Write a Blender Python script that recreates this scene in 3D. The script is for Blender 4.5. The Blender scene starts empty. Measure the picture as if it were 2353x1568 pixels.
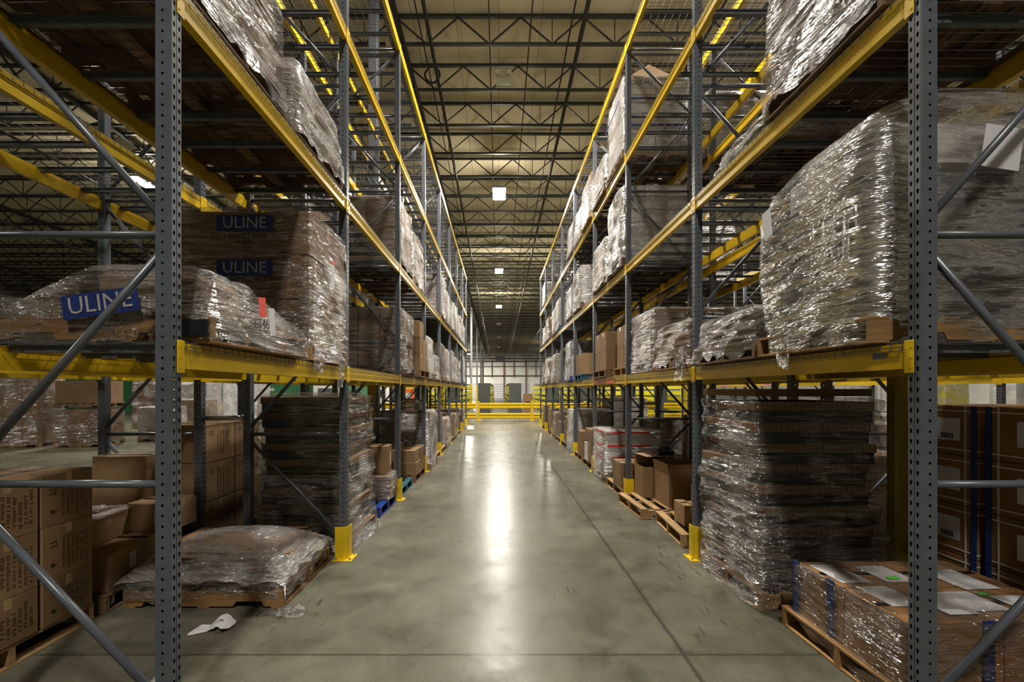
import bpy, math, random
from mathutils import Vector, Matrix, Euler, noise
PI = math.pi
sc = bpy.context.scene
COL = sc.collection

# ------------------------------------------------------------------ measures
F = 1030.0; VX, VY, EYE = 1146.0, 897.0, 1.75
Y0, BAY = 2.157, 2.49
XL, XR = 1.577, 2.035            # aisle faces of the two aisle racks
DEPTH = 1.077
LV = [0.0, 1.985, 3.75, 5.515, 7.285]    # floor and the beam tops
BEAM_H = 0.128
RACK_H = 7.32
def P(px, py, Y): return ((px - VX) / F * Y, Y, EYE + (VY - py) / F * Y)
def yk(k): return Y0 + BAY * k

# ------------------------------------------------------------------ node helpers
def new_mat(name):
    m = bpy.data.materials.new(name); m.use_nodes = True
    nt = m.node_tree; nt.nodes.clear()
    out = nt.nodes.new('ShaderNodeOutputMaterial')
    return m, nt, out
def N(nt, kind, **kw):
    n = nt.nodes.new(kind)
    for k, v in kw.items():
        if k in n.inputs: n.inputs[k].default_value = v
        else: setattr(n, k, v)
    return n
def L(nt, a, ao, b, bi): nt.links.new(a.outputs[ao], b.inputs[bi])
def ramp(nt, stops):
    r = nt.nodes.new('ShaderNodeValToRGB')
    cr = r.color_ramp
    while len(cr.elements) < len(stops): cr.elements.new(0.5)
    for e, (p, c) in zip(cr.elements, stops):
        e.position = p
        e.color = (c[0], c[1], c[2], 1) if isinstance(c, tuple) else (c, c, c, 1)
    return r
def c4(c): return (c[0], c[1], c[2], 1.0)

def flat(name, col, rough=0.5, metal=0.0, var=0.12, scale=8.0, bump=0.0, spec=0.5, stretch=(1, 1, 1), rnd=0.0):
    """painted or plain surface with slight wear variation"""
    m, nt, out = new_mat(name)
    b = N(nt, 'ShaderNodeBsdfPrincipled', Roughness=rough, Metallic=metal)
    b.inputs['Specular IOR Level'].default_value = spec
    tc = N(nt, 'ShaderNodeTexCoord'); mp = N(nt, 'ShaderNodeMapping')
    mp.inputs['Scale'].default_value = stretch
    L(nt, tc, 'Object', mp, 'Vector')
    no = N(nt, 'ShaderNodeTexNoise', Scale=scale, Detail=5.0, Roughness=0.6)
    L(nt, mp, 'Vector', no, 'Vector')
    lo = tuple(max(0, x * (1 - var)) for x in col); hi = tuple(min(1, x * (1 + var)) for x in col)
    r = ramp(nt, [(0.3, lo), (0.7, hi)])
    L(nt, no, 'Fac', r, 'Fac')
    if rnd > 0:
        oi = N(nt, 'ShaderNodeObjectInfo')
        mr = N(nt, 'ShaderNodeMapRange'); mr.inputs['To Min'].default_value = 1 - rnd; mr.inputs['To Max'].default_value = 1 + rnd
        L(nt, oi, 'Random', mr, 'Value')
        hs = N(nt, 'ShaderNodeHueSaturation'); L(nt, r, 'Color', hs, 'Color'); L(nt, mr, 'Result', hs, 'Value')
        L(nt, hs, 'Color', b, 'Base Color')
    else:
        L(nt, r, 'Color', b, 'Base Color')
    if bump > 0:
        bp = N(nt, 'ShaderNodeBump', Strength=bump, Distance=0.01)
        L(nt, no, 'Fac', bp, 'Height'); L(nt, bp, 'Normal', b, 'Normal')
    L(nt, b, 'BSDF', out, 'Surface')
    return m

def emis(name, col, strength):
    m, nt, out = new_mat(name)
    e = N(nt, 'ShaderNodeEmission', Color=c4(col), Strength=strength)
    L(nt, e, 'Emission', out, 'Surface'); return m

def film_mat(name, lo, hi, white=(0.72, 0.68, 0.66), rough=0.16, streak=(2.0, 2.0, 26.0), tilt=0.25, bump=0.9, gloss=0.22, tint=0.9):
    """clear stretch film: see-through, hazy where it folds, sharp shiny creases"""
    m, nt, out = new_mat(name)
    tc = N(nt, 'ShaderNodeTexCoord')
    mp = N(nt, 'ShaderNodeMapping'); mp.inputs['Rotation'].default_value = (tilt, tilt * 0.6, 0.0); mp.inputs['Scale'].default_value = streak
    L(nt, tc, 'Object', mp, 'Vector')
    n1 = N(nt, 'ShaderNodeTexNoise', Scale=1.6, Detail=3.0, Roughness=0.62); L(nt, mp, 'Vector', n1, 'Vector')
    mp2 = N(nt, 'ShaderNodeMapping'); mp2.inputs['Rotation'].default_value = (-0.7, 0.6, 0.4); mp2.inputs['Scale'].default_value = (2.5, 2.5, 12.0)
    L(nt, tc, 'Object', mp2, 'Vector')
    n2 = N(nt, 'ShaderNodeTexNoise', Scale=2.4, Detail=2.5, Roughness=0.6); L(nt, mp2, 'Vector', n2, 'Vector')
    n3 = N(nt, 'ShaderNodeTexNoise', Scale=3.0, Detail=0.0, Roughness=0.5); L(nt, tc, 'Object', n3, 'Vector')
    ad = N(nt, 'ShaderNodeMath', operation='ADD'); L(nt, n1, 'Fac', ad, 0); L(nt, n2, 'Fac', ad, 1)
    ad2 = N(nt, 'ShaderNodeMath', operation='ADD'); L(nt, ad, 'Value', ad2, 0); L(nt, n3, 'Fac', ad2, 1)
    mr = N(nt, 'ShaderNodeMapRange'); mr.inputs['From Min'].default_value = 1.35; mr.inputs['From Max'].default_value = 1.95
    mr.inputs['To Min'].default_value = lo; mr.inputs['To Max'].default_value = hi
    L(nt, ad2, 'Value', mr, 'Value')
    sb = N(nt, 'ShaderNodeMath', operation='SUBTRACT'); L(nt, n2, 'Fac', sb, 0); sb.inputs[1].default_value = 0.5
    ab = N(nt, 'ShaderNodeMath', operation='ABSOLUTE'); L(nt, sb, 'Value', ab, 0)
    rg = N(nt, 'ShaderNodeMapRange'); rg.inputs['From Min'].default_value = 0.0; rg.inputs['From Max'].default_value = 0.035
    rg.inputs['To Min'].default_value = 1.0; rg.inputs['To Max'].default_value = 0.0; L(nt, ab, 'Value', rg, 'Value')
    hz = N(nt, 'ShaderNodeMath', operation='MULTIPLY_ADD'); L(nt, rg, 'Result', hz, 0); hz.inputs[1].default_value = 0.30*hi+0.03; L(nt, mr, 'Result', hz, 2)
    bh = N(nt, 'ShaderNodeMath', operation='MULTIPLY_ADD'); L(nt, rg, 'Result', bh, 0); bh.inputs[1].default_value = 0.12; L(nt, ad, 'Value', bh, 2)
    bp = N(nt, 'ShaderNodeBump', Strength=bump, Distance=0.07); L(nt, bh, 'Value', bp, 'Height')
    df = N(nt, 'ShaderNodeBsdfDiffuse', Color=c4(white)); L(nt, bp, 'Normal', df, 'Normal')
    gl = N(nt, 'ShaderNodeBsdfGlossy', Roughness=rough, Color=(1, 1, 1, 1)); L(nt, bp, 'Normal', gl, 'Normal')
    tr = N(nt, 'ShaderNodeBsdfTransparent', Color=(tint, tint*.985, tint*.97, 1))
    mx = N(nt, 'ShaderNodeMixShader'); L(nt, hz, 'Value', mx, 0); L(nt, tr, 'BSDF', mx, 1); L(nt, df, 'BSDF', mx, 2)
    gr = N(nt, 'ShaderNodeMapRange'); gr.inputs['From Min'].default_value = 1.3; gr.inputs['From Max'].default_value = 1.8
    gr.inputs['To Min'].default_value = gloss*0.25; gr.inputs['To Max'].default_value = gloss*2.0; L(nt, ad2, 'Value', gr, 'Value')
    mx2 = N(nt, 'ShaderNodeMixShader'); L(nt, gr, 'Result', mx2, 0); L(nt, mx, 'Shader', mx2, 1); L(nt, gl, 'BSDF', mx2, 2)
    L(nt, mx2, 'Shader', out, 'Surface')
    return m

def kraft_mat(name, col, rnd=0.15, corr=0.0, rough=0.75):
    m, nt, out = new_mat(name)
    tc = N(nt, 'ShaderNodeTexCoord')
    no = N(nt, 'ShaderNodeTexNoise', Scale=3.0, Detail=6.0, Roughness=0.6); L(nt, tc, 'Object', no, 'Vector')
    r = ramp(nt, [(0.3, tuple(x * 0.86 for x in col)), (0.7, tuple(x * 1.1 for x in col))]); L(nt, no, 'Fac', r, 'Fac')
    oi = N(nt, 'ShaderNodeObjectInfo'); mr = N(nt, 'ShaderNodeMapRange'); mr.inputs['To Min'].default_value = 1 - rnd; mr.inputs['To Max'].default_value = 1 + rnd
    L(nt, oi, 'Random', mr, 'Value')
    hs = N(nt, 'ShaderNodeHueSaturation'); L(nt, r, 'Color', hs, 'Color'); L(nt, mr, 'Result', hs, 'Value')
    b = N(nt, 'ShaderNodeBsdfPrincipled', Roughness=rough); b.inputs['Specular IOR Level'].default_value = 0.3
    src = (hs, 'Color')
    if corr > 0:      # thin upright cut lines of stacked board
        sx = N(nt, 'ShaderNodeSeparateXYZ'); L(nt, tc, 'Object', sx, 'Vector')
        a = N(nt, 'ShaderNodeMath', operation='ADD'); L(nt, sx, 'X', a, 0); L(nt, sx, 'Y', a, 1)
        q = N(nt, 'ShaderNodeMath', operation='MULTIPLY'); L(nt, a, 'Value', q, 0); q.inputs[1].default_value = corr
        fr = N(nt, 'ShaderNodeMath', operation='FRACT'); L(nt, q, 'Value', fr, 0)
        lt = N(nt, 'ShaderNodeMath', operation='LESS_THAN'); L(nt, fr, 'Value', lt, 0); lt.inputs[1].default_value = 0.1
        mc = N(nt, 'ShaderNodeMix', data_type='RGBA'); L(nt, lt, 'Value', mc, 'Factor'); L(nt, hs, 'Color', mc, 6)
        mc.inputs[7].default_value = c4(tuple(x * 0.3 for x in col)); src = (mc, 2)
    L(nt, src[0], src[1], b, 'Base Color')
    L(nt, b, 'BSDF', out, 'Surface')
    return m

def wood_mat(name, col, rnd=0.2):
    m, nt, out = new_mat(name)
    tc = N(nt, 'ShaderNodeTexCoord'); mp = N(nt, 'ShaderNodeMapping'); mp.inputs['Scale'].default_value = (3, 3, 30)
    L(nt, tc, 'Object', mp, 'Vector')
    no = N(nt, 'ShaderNodeTexNoise', Scale=1.5, Detail=7.0, Roughness=0.65, Distortion=0.4); L(nt, mp, 'Vector', no, 'Vector')
    n2 = N(nt, 'ShaderNodeTexNoise', Scale=2.3, Detail=2.0); L(nt, tc, 'Object', n2, 'Vector')
    r = ramp(nt, [(0.25, tuple(x * 0.6 for x in col)), (0.75, tuple(min(1, x * 1.25) for x in col))]); L(nt, no, 'Fac', r, 'Fac')
    r2 = ramp(nt, [(0.3, 0.7), (0.7, 1.15)]); L(nt, n2, 'Fac', r2, 'Fac')
    mu = N(nt, 'ShaderNodeMix', data_type='RGBA', blend_type='MULTIPLY'); mu.inputs['Factor'].default_value = 1.0
    L(nt, r, 'Color', mu, 6); L(nt, r2, 'Color', mu, 7)
    oi = N(nt, 'ShaderNodeObjectInfo'); mr = N(nt, 'ShaderNodeMapRange'); mr.inputs['To Min'].default_value = 1 - rnd; mr.inputs['To Max'].default_value = 1 + rnd
    L(nt, oi, 'Random', mr, 'Value')
    hs = N(nt, 'ShaderNodeHueSaturation'); L(nt, mu, 2, hs, 'Color'); L(nt, mr, 'Result', hs, 'Value')
    b = N(nt, 'ShaderNodeBsdfPrincipled', Roughness=0.75); b.inputs['Specular IOR Level'].default_value = 0.25
    L(nt, hs, 'Color', b, 'Base Color'); L(nt, b, 'BSDF', out, 'Surface')
    return m

def floor_mat():
    m, nt, out = new_mat('polished_concrete')
    tc = N(nt, 'ShaderNodeTexCoord')
    def noise_(scale, detail, stretch=(1, 1, 1), dist=0.0, rough=0.6):
        mp = N(nt, 'ShaderNodeMapping'); mp.inputs['Scale'].default_value = stretch; L(nt, tc, 'Object', mp, 'Vector')
        n = N(nt, 'ShaderNodeTexNoise', Scale=scale, Detail=detail, Roughness=rough, Distortion=dist); L(nt, mp, 'Vector', n, 'Vector'); return n
    big = noise_(0.5, 4.0, (1, 1, 1), 0.3); med = noise_(2.2, 7.0, (1, 1, 1), 0.35, 0.68); fine = noise_(60, 1.0)
    r1 = ramp(nt, [(0.32, (0.098, 0.093, 0.066)), (0.5, (0.142, 0.134, 0.098)), (0.68, (0.20, 0.185, 0.138))]); L(nt, big, 'Fac', r1, 'Fac')
    r2 = ramp(nt, [(0.3, 0.52), (0.5, 0.98), (0.72, 1.3)]); L(nt, med, 'Fac', r2, 'Fac')
    mu = N(nt, 'ShaderNodeMix', data_type='RGBA', blend_type='MULTIPLY'); mu.inputs['Factor'].default_value = 1.0
    L(nt, r1, 'Color', mu, 6); L(nt, r2, 'Color', mu, 7)
    r3 = ramp(nt, [(0.3, 0.9), (0.7, 1.06)]); L(nt, fine, 'Fac', r3, 'Fac')
    mu2 = N(nt, 'ShaderNodeMix', data_type='RGBA', blend_type='MULTIPLY'); mu2.inputs['Factor'].default_value = 1.0
    L(nt, mu, 2, mu2, 6); L(nt, r3, 'Color', mu2, 7)
    # short tyre and drag scuffs
    sc1 = noise_(2.6, 2.0, (9.0, 1.5, 1), 0.15, 0.4); s1 = ramp(nt, [(0.66, 0.0), (0.70, 1.0)]); L(nt, sc1, 'Fac', s1, 'Fac')
    sc2 = noise_(2.2, 2.0, (14.0, 2.0, 1), 0.3, 0.4); s2 = ramp(nt, [(0.67, 0.0), (0.70, 1.0)]); L(nt, sc2, 'Fac', s2, 'Fac')
    sm0 = N(nt, 'ShaderNodeMath', operation='MAXIMUM'); L(nt, s1, 'Color', sm0, 0); L(nt, s2, 'Color', sm0, 1)
    msk = noise_(0.7, 1.0); mk = ramp(nt, [(0.5, 0.0), (0.62, 1.0)]); L(nt, msk, 'Fac', mk, 'Fac')
    smx = N(nt, 'ShaderNodeMath', operation='MULTIPLY'); L(nt, sm0, 'Value', smx, 0); L(nt, mk, 'Color', smx, 1)
    # saw-cut joints
    sx = N(nt, 'ShaderNodeSeparateXYZ'); L(nt, tc, 'Object', sx, 'Vector')
    wob = noise_(6.0, 2.0)
    def joint(axis, origin, step, w, jit):
        a = N(nt, 'ShaderNodeMath', operation='SUBTRACT'); L(nt, sx, axis, a, 0); a.inputs[1].default_value = origin
        ws = N(nt, 'ShaderNodeMath', operation='MULTIPLY_ADD'); L(nt, wob, 'Fac', ws, 0); ws.inputs[1].default_value = jit; L(nt, a, 'Value', ws, 2)
        pm = N(nt, 'ShaderNodeMath', operation='PINGPONG'); L(nt, ws, 'Value', pm, 0); pm.inputs[1].default_value = step / 2
        lt = N(nt, 'ShaderNodeMapRange'); lt.inputs['From Min'].default_value = 0.0; lt.inputs['From Max'].default_value = w
        lt.inputs['To Min'].default_value = 1.0; lt.inputs['To Max'].default_value = 0.0
        L(nt, pm, 'Value', lt, 'Value'); return lt
    j1 = joint('Y', 2.975 - 0.006, 3.81, 0.017, 0.012); j2 = joint('X', 1.25 - 0.01, 7.62, 0.026, 0.03)
    jm = N(nt, 'ShaderNodeMath', operation='MAXIMUM'); L(nt, j1, 'Result', jm, 0); L(nt, j2, 'Result', jm, 1)
    j5 = N(nt, 'ShaderNodeMath', operation='MULTIPLY'); L(nt, jm, 'Value', j5, 0); j5.inputs[1].default_value = 0.85
    s5 = N(nt, 'ShaderNodeMath', operation='MULTIPLY'); L(nt, smx, 'Value', s5, 0); s5.inputs[1].default_value = 0.75
    dk = N(nt, 'ShaderNodeMath', operation='MAXIMUM'); L(nt, j5, 'Value', dk, 0); L(nt, s5, 'Value', dk, 1)
    mc = N(nt, 'ShaderNodeMix', data_type='RGBA'); L(nt, dk, 'Value', mc, 'Factor'); L(nt, mu2, 2, mc, 6); mc.inputs[7].default_value = (0.035, 0.033, 0.028, 1)
    b = N(nt, 'ShaderNodeBsdfPrincipled'); L(nt, mc, 2, b, 'Base Color')
    rr = ramp(nt, [(0.3, 0.34), (0.7, 0.21)]); L(nt, med, 'Fac', rr, 'Fac'); L(nt, rr, 'Color', b, 'Roughness')
    b.inputs['Specular IOR Level'].default_value = 0.09
    bp = N(nt, 'ShaderNodeBump', Strength=0.09, Distance=0.01); L(nt, med, 'Fac', bp, 'Height'); L(nt, bp, 'Normal', b, 'Normal')
    L(nt, b, 'BSDF', out, 'Surface')
    return m

def ceiling_mat():
    m, nt, out = new_mat('ceiling_insulation')
    tc = N(nt, 'ShaderNodeTexCoord'); sx = N(nt, 'ShaderNodeSeparateXYZ'); L(nt, tc, 'Object', sx, 'Vector')
    no = N(nt, 'ShaderNodeTexNoise', Scale=0.8, Detail=6.0); L(nt, tc, 'Object', no, 'Vector')
    r = ramp(nt, [(0.3, (0.50, 0.435, 0.29)), (0.7, (0.62, 0.55, 0.38))]); L(nt, no, 'Fac', r, 'Fac')
    pm = N(nt, 'ShaderNodeMath', operation='PINGPONG'); L(nt, sx, 'X', pm, 0); pm.inputs[1].default_value = 0.61
    lt = N(nt, 'ShaderNodeMath', operation='LESS_THAN'); L(nt, pm, 'Value', lt, 0); lt.inputs[1].default_value = 0.014
    mc = N(nt, 'ShaderNodeMix', data_type='RGBA'); L(nt, lt, 'Value', mc, 'Factor'); L(nt, r, 'Color', mc, 6); mc.inputs[7].default_value = (0.33, 0.29, 0.2, 1)
    b = N(nt, 'ShaderNodeBsdfPrincipled', Roughness=0.8); L(nt, mc, 2, b, 'Base Color')
    L(nt, b, 'BSDF', out, 'Surface'); return m

M = {
 'floor': floor_mat(), 'ceiling': ceiling_mat(),
 'grey': flat('rack_grey_paint', (0.095, 0.105, 0.125), 0.32, 0.0, 0.14, 9, spec=0.6),
 'yellow': flat('rack_yellow_paint', (0.72, 0.47, 0.012), 0.33, 0.0, 0.10, 5, spec=0.55),
 'guard': flat('guard_yellow_paint', (0.80, 0.55, 0.012), 0.38, 0.0, 0.10, 7),
 'wire': flat('deck_wire', (0.17, 0.17, 0.18), 0.3, 0.6, 0.2, 20),
 'channel': flat('deck_channel', (0.10, 0.105, 0.115), 0.38, 0.1, 0.2, 12),
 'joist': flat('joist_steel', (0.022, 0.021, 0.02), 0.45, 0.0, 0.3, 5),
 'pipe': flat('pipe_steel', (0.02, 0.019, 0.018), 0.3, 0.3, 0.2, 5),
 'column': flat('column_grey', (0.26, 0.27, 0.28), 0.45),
 'kraft': kraft_mat('kraft_board', (0.29, 0.180, 0.092)),
 'kraft_d': kraft_mat('kraft_board_brown', (0.21, 0.125, 0.065)),
 'kraft_g': kraft_mat('kraft_board_greyed', (0.30, 0.215, 0.155)),
 'orange_k': kraft_mat('kraft_board_warm', (0.25, 0.128, 0.05)),
 'white_k': kraft_mat('white_board', (0.66, 0.64, 0.60), 0.1),
 'tick': kraft_mat('board_edges', (0.24, 0.15, 0.085), 0.1, 22.0),
 'black_b': flat('black_band', (0.018, 0.019, 0.022), 0.4),
 'wood': wood_mat('pallet_wood', (0.42, 0.26, 0.12)),
 'wood_d': wood_mat('pallet_wood_aged', (0.24, 0.15, 0.085)),
 'blue': flat('blue_plastic', (0.01, 0.045, 0.30), 0.4),
 'blue_c': flat('blue_corner_board', (0.008, 0.03, 0.13), 0.55),
 'sleeve_d': flat('shaded_yellow_sleeve', (0.22, 0.17, 0.01), 0.55),  # guard yellow with the shade of the right flue put into the colour
 'letter': flat('faded_letters', (0.36, 0.34, 0.33), 0.6),
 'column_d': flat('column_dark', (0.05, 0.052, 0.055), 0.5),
 'teal': flat('teal_plastic', (0.012, 0.10, 0.15), 0.4),
 'paper': flat('paper', (0.62, 0.61, 0.63), 0.6, var=0.05),
 'ink': flat('ink', (0.02, 0.018, 0.016), 0.6),
 'ink_b': flat('blue_ink', (0.010, 0.024, 0.13), 0.5, var=0.2),
 'print': flat('box_print', (0.06, 0.035, 0.018), 0.8),
 'red': flat('red_sticker', (0.75, 0.05, 0.03), 0.5),
 'green_s': flat('green_sticker', (0.12, 0.75, 0.05), 0.5),
 'strap': flat('strapping', (0.62, 0.56, 0.44), 0.5),
 'tape': flat('packing_tape', (0.42, 0.28, 0.15), 0.22),
 'black_p': flat('black_plastic', (0.012, 0.012, 0.016), 0.28),
 'grey_box': flat('dark_grey_load', (0.10, 0.10, 0.11), 0.6),
 'white_wall': flat('wall_panels', (0.78, 0.76, 0.70), 0.7, scale=0.6),
 'dark_wall': flat('dark_wall_paint', (0.30, 0.29, 0.26), 0.8, scale=0.5),  # plain darker paint for the near and left walls
 'green_wall': flat('green_paint', (0.045, 0.20, 0.075), 0.6, scale=0.8),
 'rust': flat('primer_steel', (0.16, 0.075, 0.04), 0.6),
 'cab': flat('cabinet_grey', (0.075, 0.082, 0.075), 0.5),
 'bin': flat('bin_yellow', (0.56, 0.49, 0.015), 0.45, rnd=0.0),
 'rail': flat('rail_yellow', (0.72, 0.48, 0.012), 0.35),
 'lime': flat('bollard_lime', (0.65, 0.66, 0.02), 0.5),
 'steel': flat('galvanised', (0.4, 0.4, 0.41), 0.35, 0.7),
 'housing': flat('fixture_housing', (0.35, 0.35, 0.35), 0.4, 0.3),
 'orange_m': flat('orange_paint', (0.75, 0.16, 0.03), 0.4),
 'lamp': emis('lamp_lens', (1.0, 0.97, 0.9), 60.0),
 'lamp_off': flat('lamp_lens_off', (0.55, 0.52, 0.42), 0.4),
 'cream': flat('emergency_housing', (0.5, 0.5, 0.36), 0.5),
 'orange_w': wood_mat('bright_pallet_wood', (0.37, 0.21, 0.085)),
 'F_clear': film_mat('film_clear', 0.0, 0.14, rough=0.13, bump=0.9, gloss=0.2),
 'F_mid': film_mat('film_hazy', 0.03, 0.42, bump=0.9, gloss=0.2),
 'F_milk': film_mat('film_milky', 0.22, 0.70, rough=0.2, bump=0.8, gloss=0.24),
 'F_silver': film_mat('film_silver', 0.06, 0.60, white=(0.70, 0.67, 0.62), rough=0.16, streak=(0.7, 0.7, 10.0), tilt=0.42, bump=0.5, gloss=0.42, tint=0.85),
}

# ------------------------------------------------------------------ mesh builder
class MB:
    def __init__(s): s.v = []; s.f = []; s.mi = []; s.m = 0
    def mat(s, i): s.m = i; return s
    def add(s, vs, fs):
        o = len(s.v); s.v += [tuple(v) for v in vs]
        for f in fs: s.f.append(tuple(o + i for i in f)); s.mi.append(s.m)
        return s
    def box(s, x0, x1, y0, y1, z0, z1):
        return s.add([(x0,y0,z0),(x1,y0,z0),(x1,y1,z0),(x0,y1,z0),(x0,y0,z1),(x1,y0,z1),(x1,y1,z1),(x0,y1,z1)],
            [(0,3,2,1),(4,5,6,7),(0,1,5,4),(1,2,6,5),(2,3,7,6),(3,0,4,7)])
    def bbox(s, x0, x1, y0, y1, z0, z1, b=0.004):
        """box with chamfered upright and level edges"""
        def ring(z, i): return [(x0+i,y0,z),(x1-i,y0,z),(x1,y0+i,z),(x1,y1-i,z),(x1-i,y1,z),(x0+i,y1,z),(x0,y1-i,z),(x0,y0+i,z)]
        def inner(z): return [(x0+b,y0+b,z),(x1-b,y0+b,z),(x1-b,y0+b,z),(x1-b,y1-b,z),(x1-b,y1-b,z),(x0+b,y1-b,z),(x0+b,y1-b,z),(x0+b,y0+b,z)]
        vs = inner(z0) + ring(z0+b, b) + ring(z1-b, b) + inner(z1)
        fs = []
        for r in range(3):
            for i in range(8):
                j = (i+1) % 8; fs.append((r*8+i, r*8+j, r*8+8+j, r*8+8+i))
        fs.append((0,7,5,3)); fs.append((24,26+1-1,27,29)) if False else fs.append((24,25,27,29))
        fs[-2] = (0, 5, 3, 1)
        return s.add(vs, fs)
    def bar(s, a, b, w, n=4, h=None):
        """prism from a to b, n-sided, radius w"""
        a = Vector(a); b = Vector(b); d = (b-a).normalized()
        up = Vector((0,0,1)) if abs(d.z) < 0.95 else Vector((1,0,0))
        u = d.cross(up).normalized(); v = d.cross(u).normalized()
        vs = []
        off = PI/4 if n == 4 else 0
        for p in (a, b):
            for i in range(n):
                t = off + 2*PI*i/n
                vs.append(p + u*math.cos(t)*w + v*math.sin(t)*(h or w))
        fs = [(i, (i+1)%n, n+(i+1)%n, n+i) for i in range(n)]
        fs += [tuple(range(n))[::-1], tuple(range(n, 2*n))]
        return s.add(vs, fs)
    def prof_y(s, pts, y0, y1):
        """XZ profile extruded along Y"""
        n = len(pts); vs = [(x,y0,z) for x,z in pts] + [(x,y1,z) for x,z in pts]
        fs = [(i,(i+1)%n,n+(i+1)%n,n+i) for i in range(n)] + [tuple(range(n))[::-1], tuple(range(n,2*n))]
        return s.add(vs, fs)
    def prof_z(s, pts, z0, z1):
        n = len(pts); vs = [(x,y,z0) for x,y in pts] + [(x,y,z1) for x,y in pts]
        fs = [(i,(i+1)%n,n+(i+1)%n,n+i) for i in range(n)] + [tuple(range(n))[::-1], tuple(range(n,2*n))]
        return s.add(vs, fs)
    def xf(s, start, Mx):
        for i in range(start, len(s.v)): s.v[i] = tuple(Mx @ Vector(s.v[i]))
        return s
    def mesh(s, name, mats, smooth=False):
        me = bpy.data.meshes.new(name); me.from_pydata(s.v, [], s.f); 
        if not isinstance(mats, (list, tuple)): mats = [mats]
        for m in mats: me.materials.append(M[m] if isinstance(m, str) else m)
        if len(mats) > 1: me.polygons.foreach_set('material_index', s.mi)
        if smooth: me.polygons.foreach_set('use_smooth', [True]*len(s.f))
        me.update(); return me
    def build(s, name, mats, parent=None, loc=(0,0,0), rz=0, smooth=False):
        return ob(name, s.mesh(name, mats, smooth), parent, loc, rz)

def ob(name, data, parent=None, loc=(0,0,0), rz=0, rot=None):
    o = bpy.data.objects.new(name, data); COL.objects.link(o)
    o.location = loc; o.rotation_euler = rot if rot else (0,0,rz)
    if parent: o.parent = parent
    return o
LABELS = {}
def tag(o, label, cat, group=None, kind=None):
    n = len(label.split())
    if n > 16 or n < 4: print('LABEL LENGTH', n, label)
    if label in LABELS: print('DUPLICATE LABEL', label)
    LABELS[label] = 1
    o['label'] = label; o['category'] = cat
    if group: o['group'] = group
    if kind: o['kind'] = kind
    return o
def thing(name, label, cat, loc=(0,0,0), rz=0, group=None, kind=None):
    return tag(ob(name, None, None, loc, rz), label, cat, group, kind)
def struct(o): o['kind'] = 'structure'; return o

_tm = {}
def text_mesh(txt, size, mat, ext=0.0004):
    key = (txt, size, mat)
    if key in _tm: return _tm[key]
    cu = bpy.data.curves.new('txt', 'FONT'); cu.body = txt; cu.size = size; cu.extrude = ext; cu.align_x = 'CENTER'; cu.align_y = 'CENTER'; cu.resolution_u = 2
    to = bpy.data.objects.new('txt', cu); COL.objects.link(to)
    bpy.context.view_layer.update()
    dg = bpy.context.evaluated_depsgraph_get()
    me = bpy.data.meshes.new_from_object(to.evaluated_get(dg)); me.materials.clear(); me.materials.append(M[mat])
    bpy.data.objects.remove(to); bpy.data.curves.remove(cu)
    me.name = 'lettering'; _tm[key] = me; return me
# orientation of a flat decal whose front looks along: -Y, +X, -X, +Z
FACE = {'-Y': (PI/2,0,0), '+X': (PI/2,0,PI/2), '-X': (PI/2,0,-PI/2), '+Z': (0,0,0)}

ORD = ['first','second','third','fourth','fifth','sixth','seventh','eighth','ninth','tenth']
SIDE = {('L',1): 'left rack', ('R',1): 'right rack', ('L',2): 'outer left rack', ('R',2): 'outer right rack', ('R',3): 'far right rack'}
RK = {('L',1): (-XL, -1), ('R',1): (XR, 1), ('L',2): (-3.085, -1), ('R',2): (3.385, 1), ('R',3): (8.0, 1)}

# ------------------------------------------------------------------ rack parts
def post_mesh():
    mb = MB(); W = 0.076; p = 0.0508; n = int(RACK_H / p)
    def cell(fn, u0, u1, z0, z1, hole):
        um, zm = (u0+u1)/2, (z0+z1)/2
        outer = [(u0,z0),(um,z0),(u1,z0),(u1,zm),(u1,z1),(um,z1),(u0,z1),(u0,zm)]
        vs = [fn(*q) for q in outer] + [fn(um+a, zm+b) for a, b in hole]
        mb.add(vs, [(i,(i+1)%8,8+(i+1)%8,8+i) for i in range(8)])
    r = 0.0072
    rnd = [(-r*.7,-r*.7),(0,-r),(r*.7,-r*.7),(r,0),(r*.7,r*.7),(0,r),(-r*.7,r*.7),(-r,0)]
    tear = [(-.003,-.012),(0,-.013),(.003,-.012),(.007,.002),(.006,.009),(0,.012),(-.006,.009),(-.007,.002)]
    for i in range(n):
        z0, z1 = i*p, (i+1)*p
        cell(lambda u,z: (u, -W/2, z), 0.006, W, z0, z1, rnd)
        cell(lambda u,z: (u, W/2, z), 0.006, W, z0, z1, rnd)
        cell(lambda u,z: (0.0, u, z), -W/2+.006, -.003, z0, z1, tear)
        cell(lambda u,z: (0.0, u, z), .003, W/2-.006, z0, z1, tear)
    H = n*p
    mb.add([(0,-.003,0),(.006,0,0),(0,.003,0),(0,-.003,H),(.006,0,H),(0,.003,H)], [(0,1,4,3),(1,2,5,4)])
    for s in (-1, 1): mb.add([(0,s*(W/2-.006),0),(.006,s*W/2,0),(0,s*(W/2-.006),H),(.006,s*W/2,H)], [(0,1,3,2)])
    mb.add([(W,-W/2,0),(W,W/2,0),(W,W/2,H),(W,-W/2,H)], [(0,1,2,3)])
    mb.add([(0,-W/2,H),(W,-W/2,H),(W,W/2,H),(0,W/2,H)], [(0,1,2,3)])
    return mb.mesh('post', 'grey')
POST = post_mesh()
BR_Z = [0.14, 1.29, 2.51, 3.73, 4.93, 6.13, 7.2]
mb = MB(); mb.bar((0.07,0,0),(DEPTH-0.07,0,0),0.024,8,0.019); BRACE_H = mb.mesh('brace','grey',True)
BRACE_D = []
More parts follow.
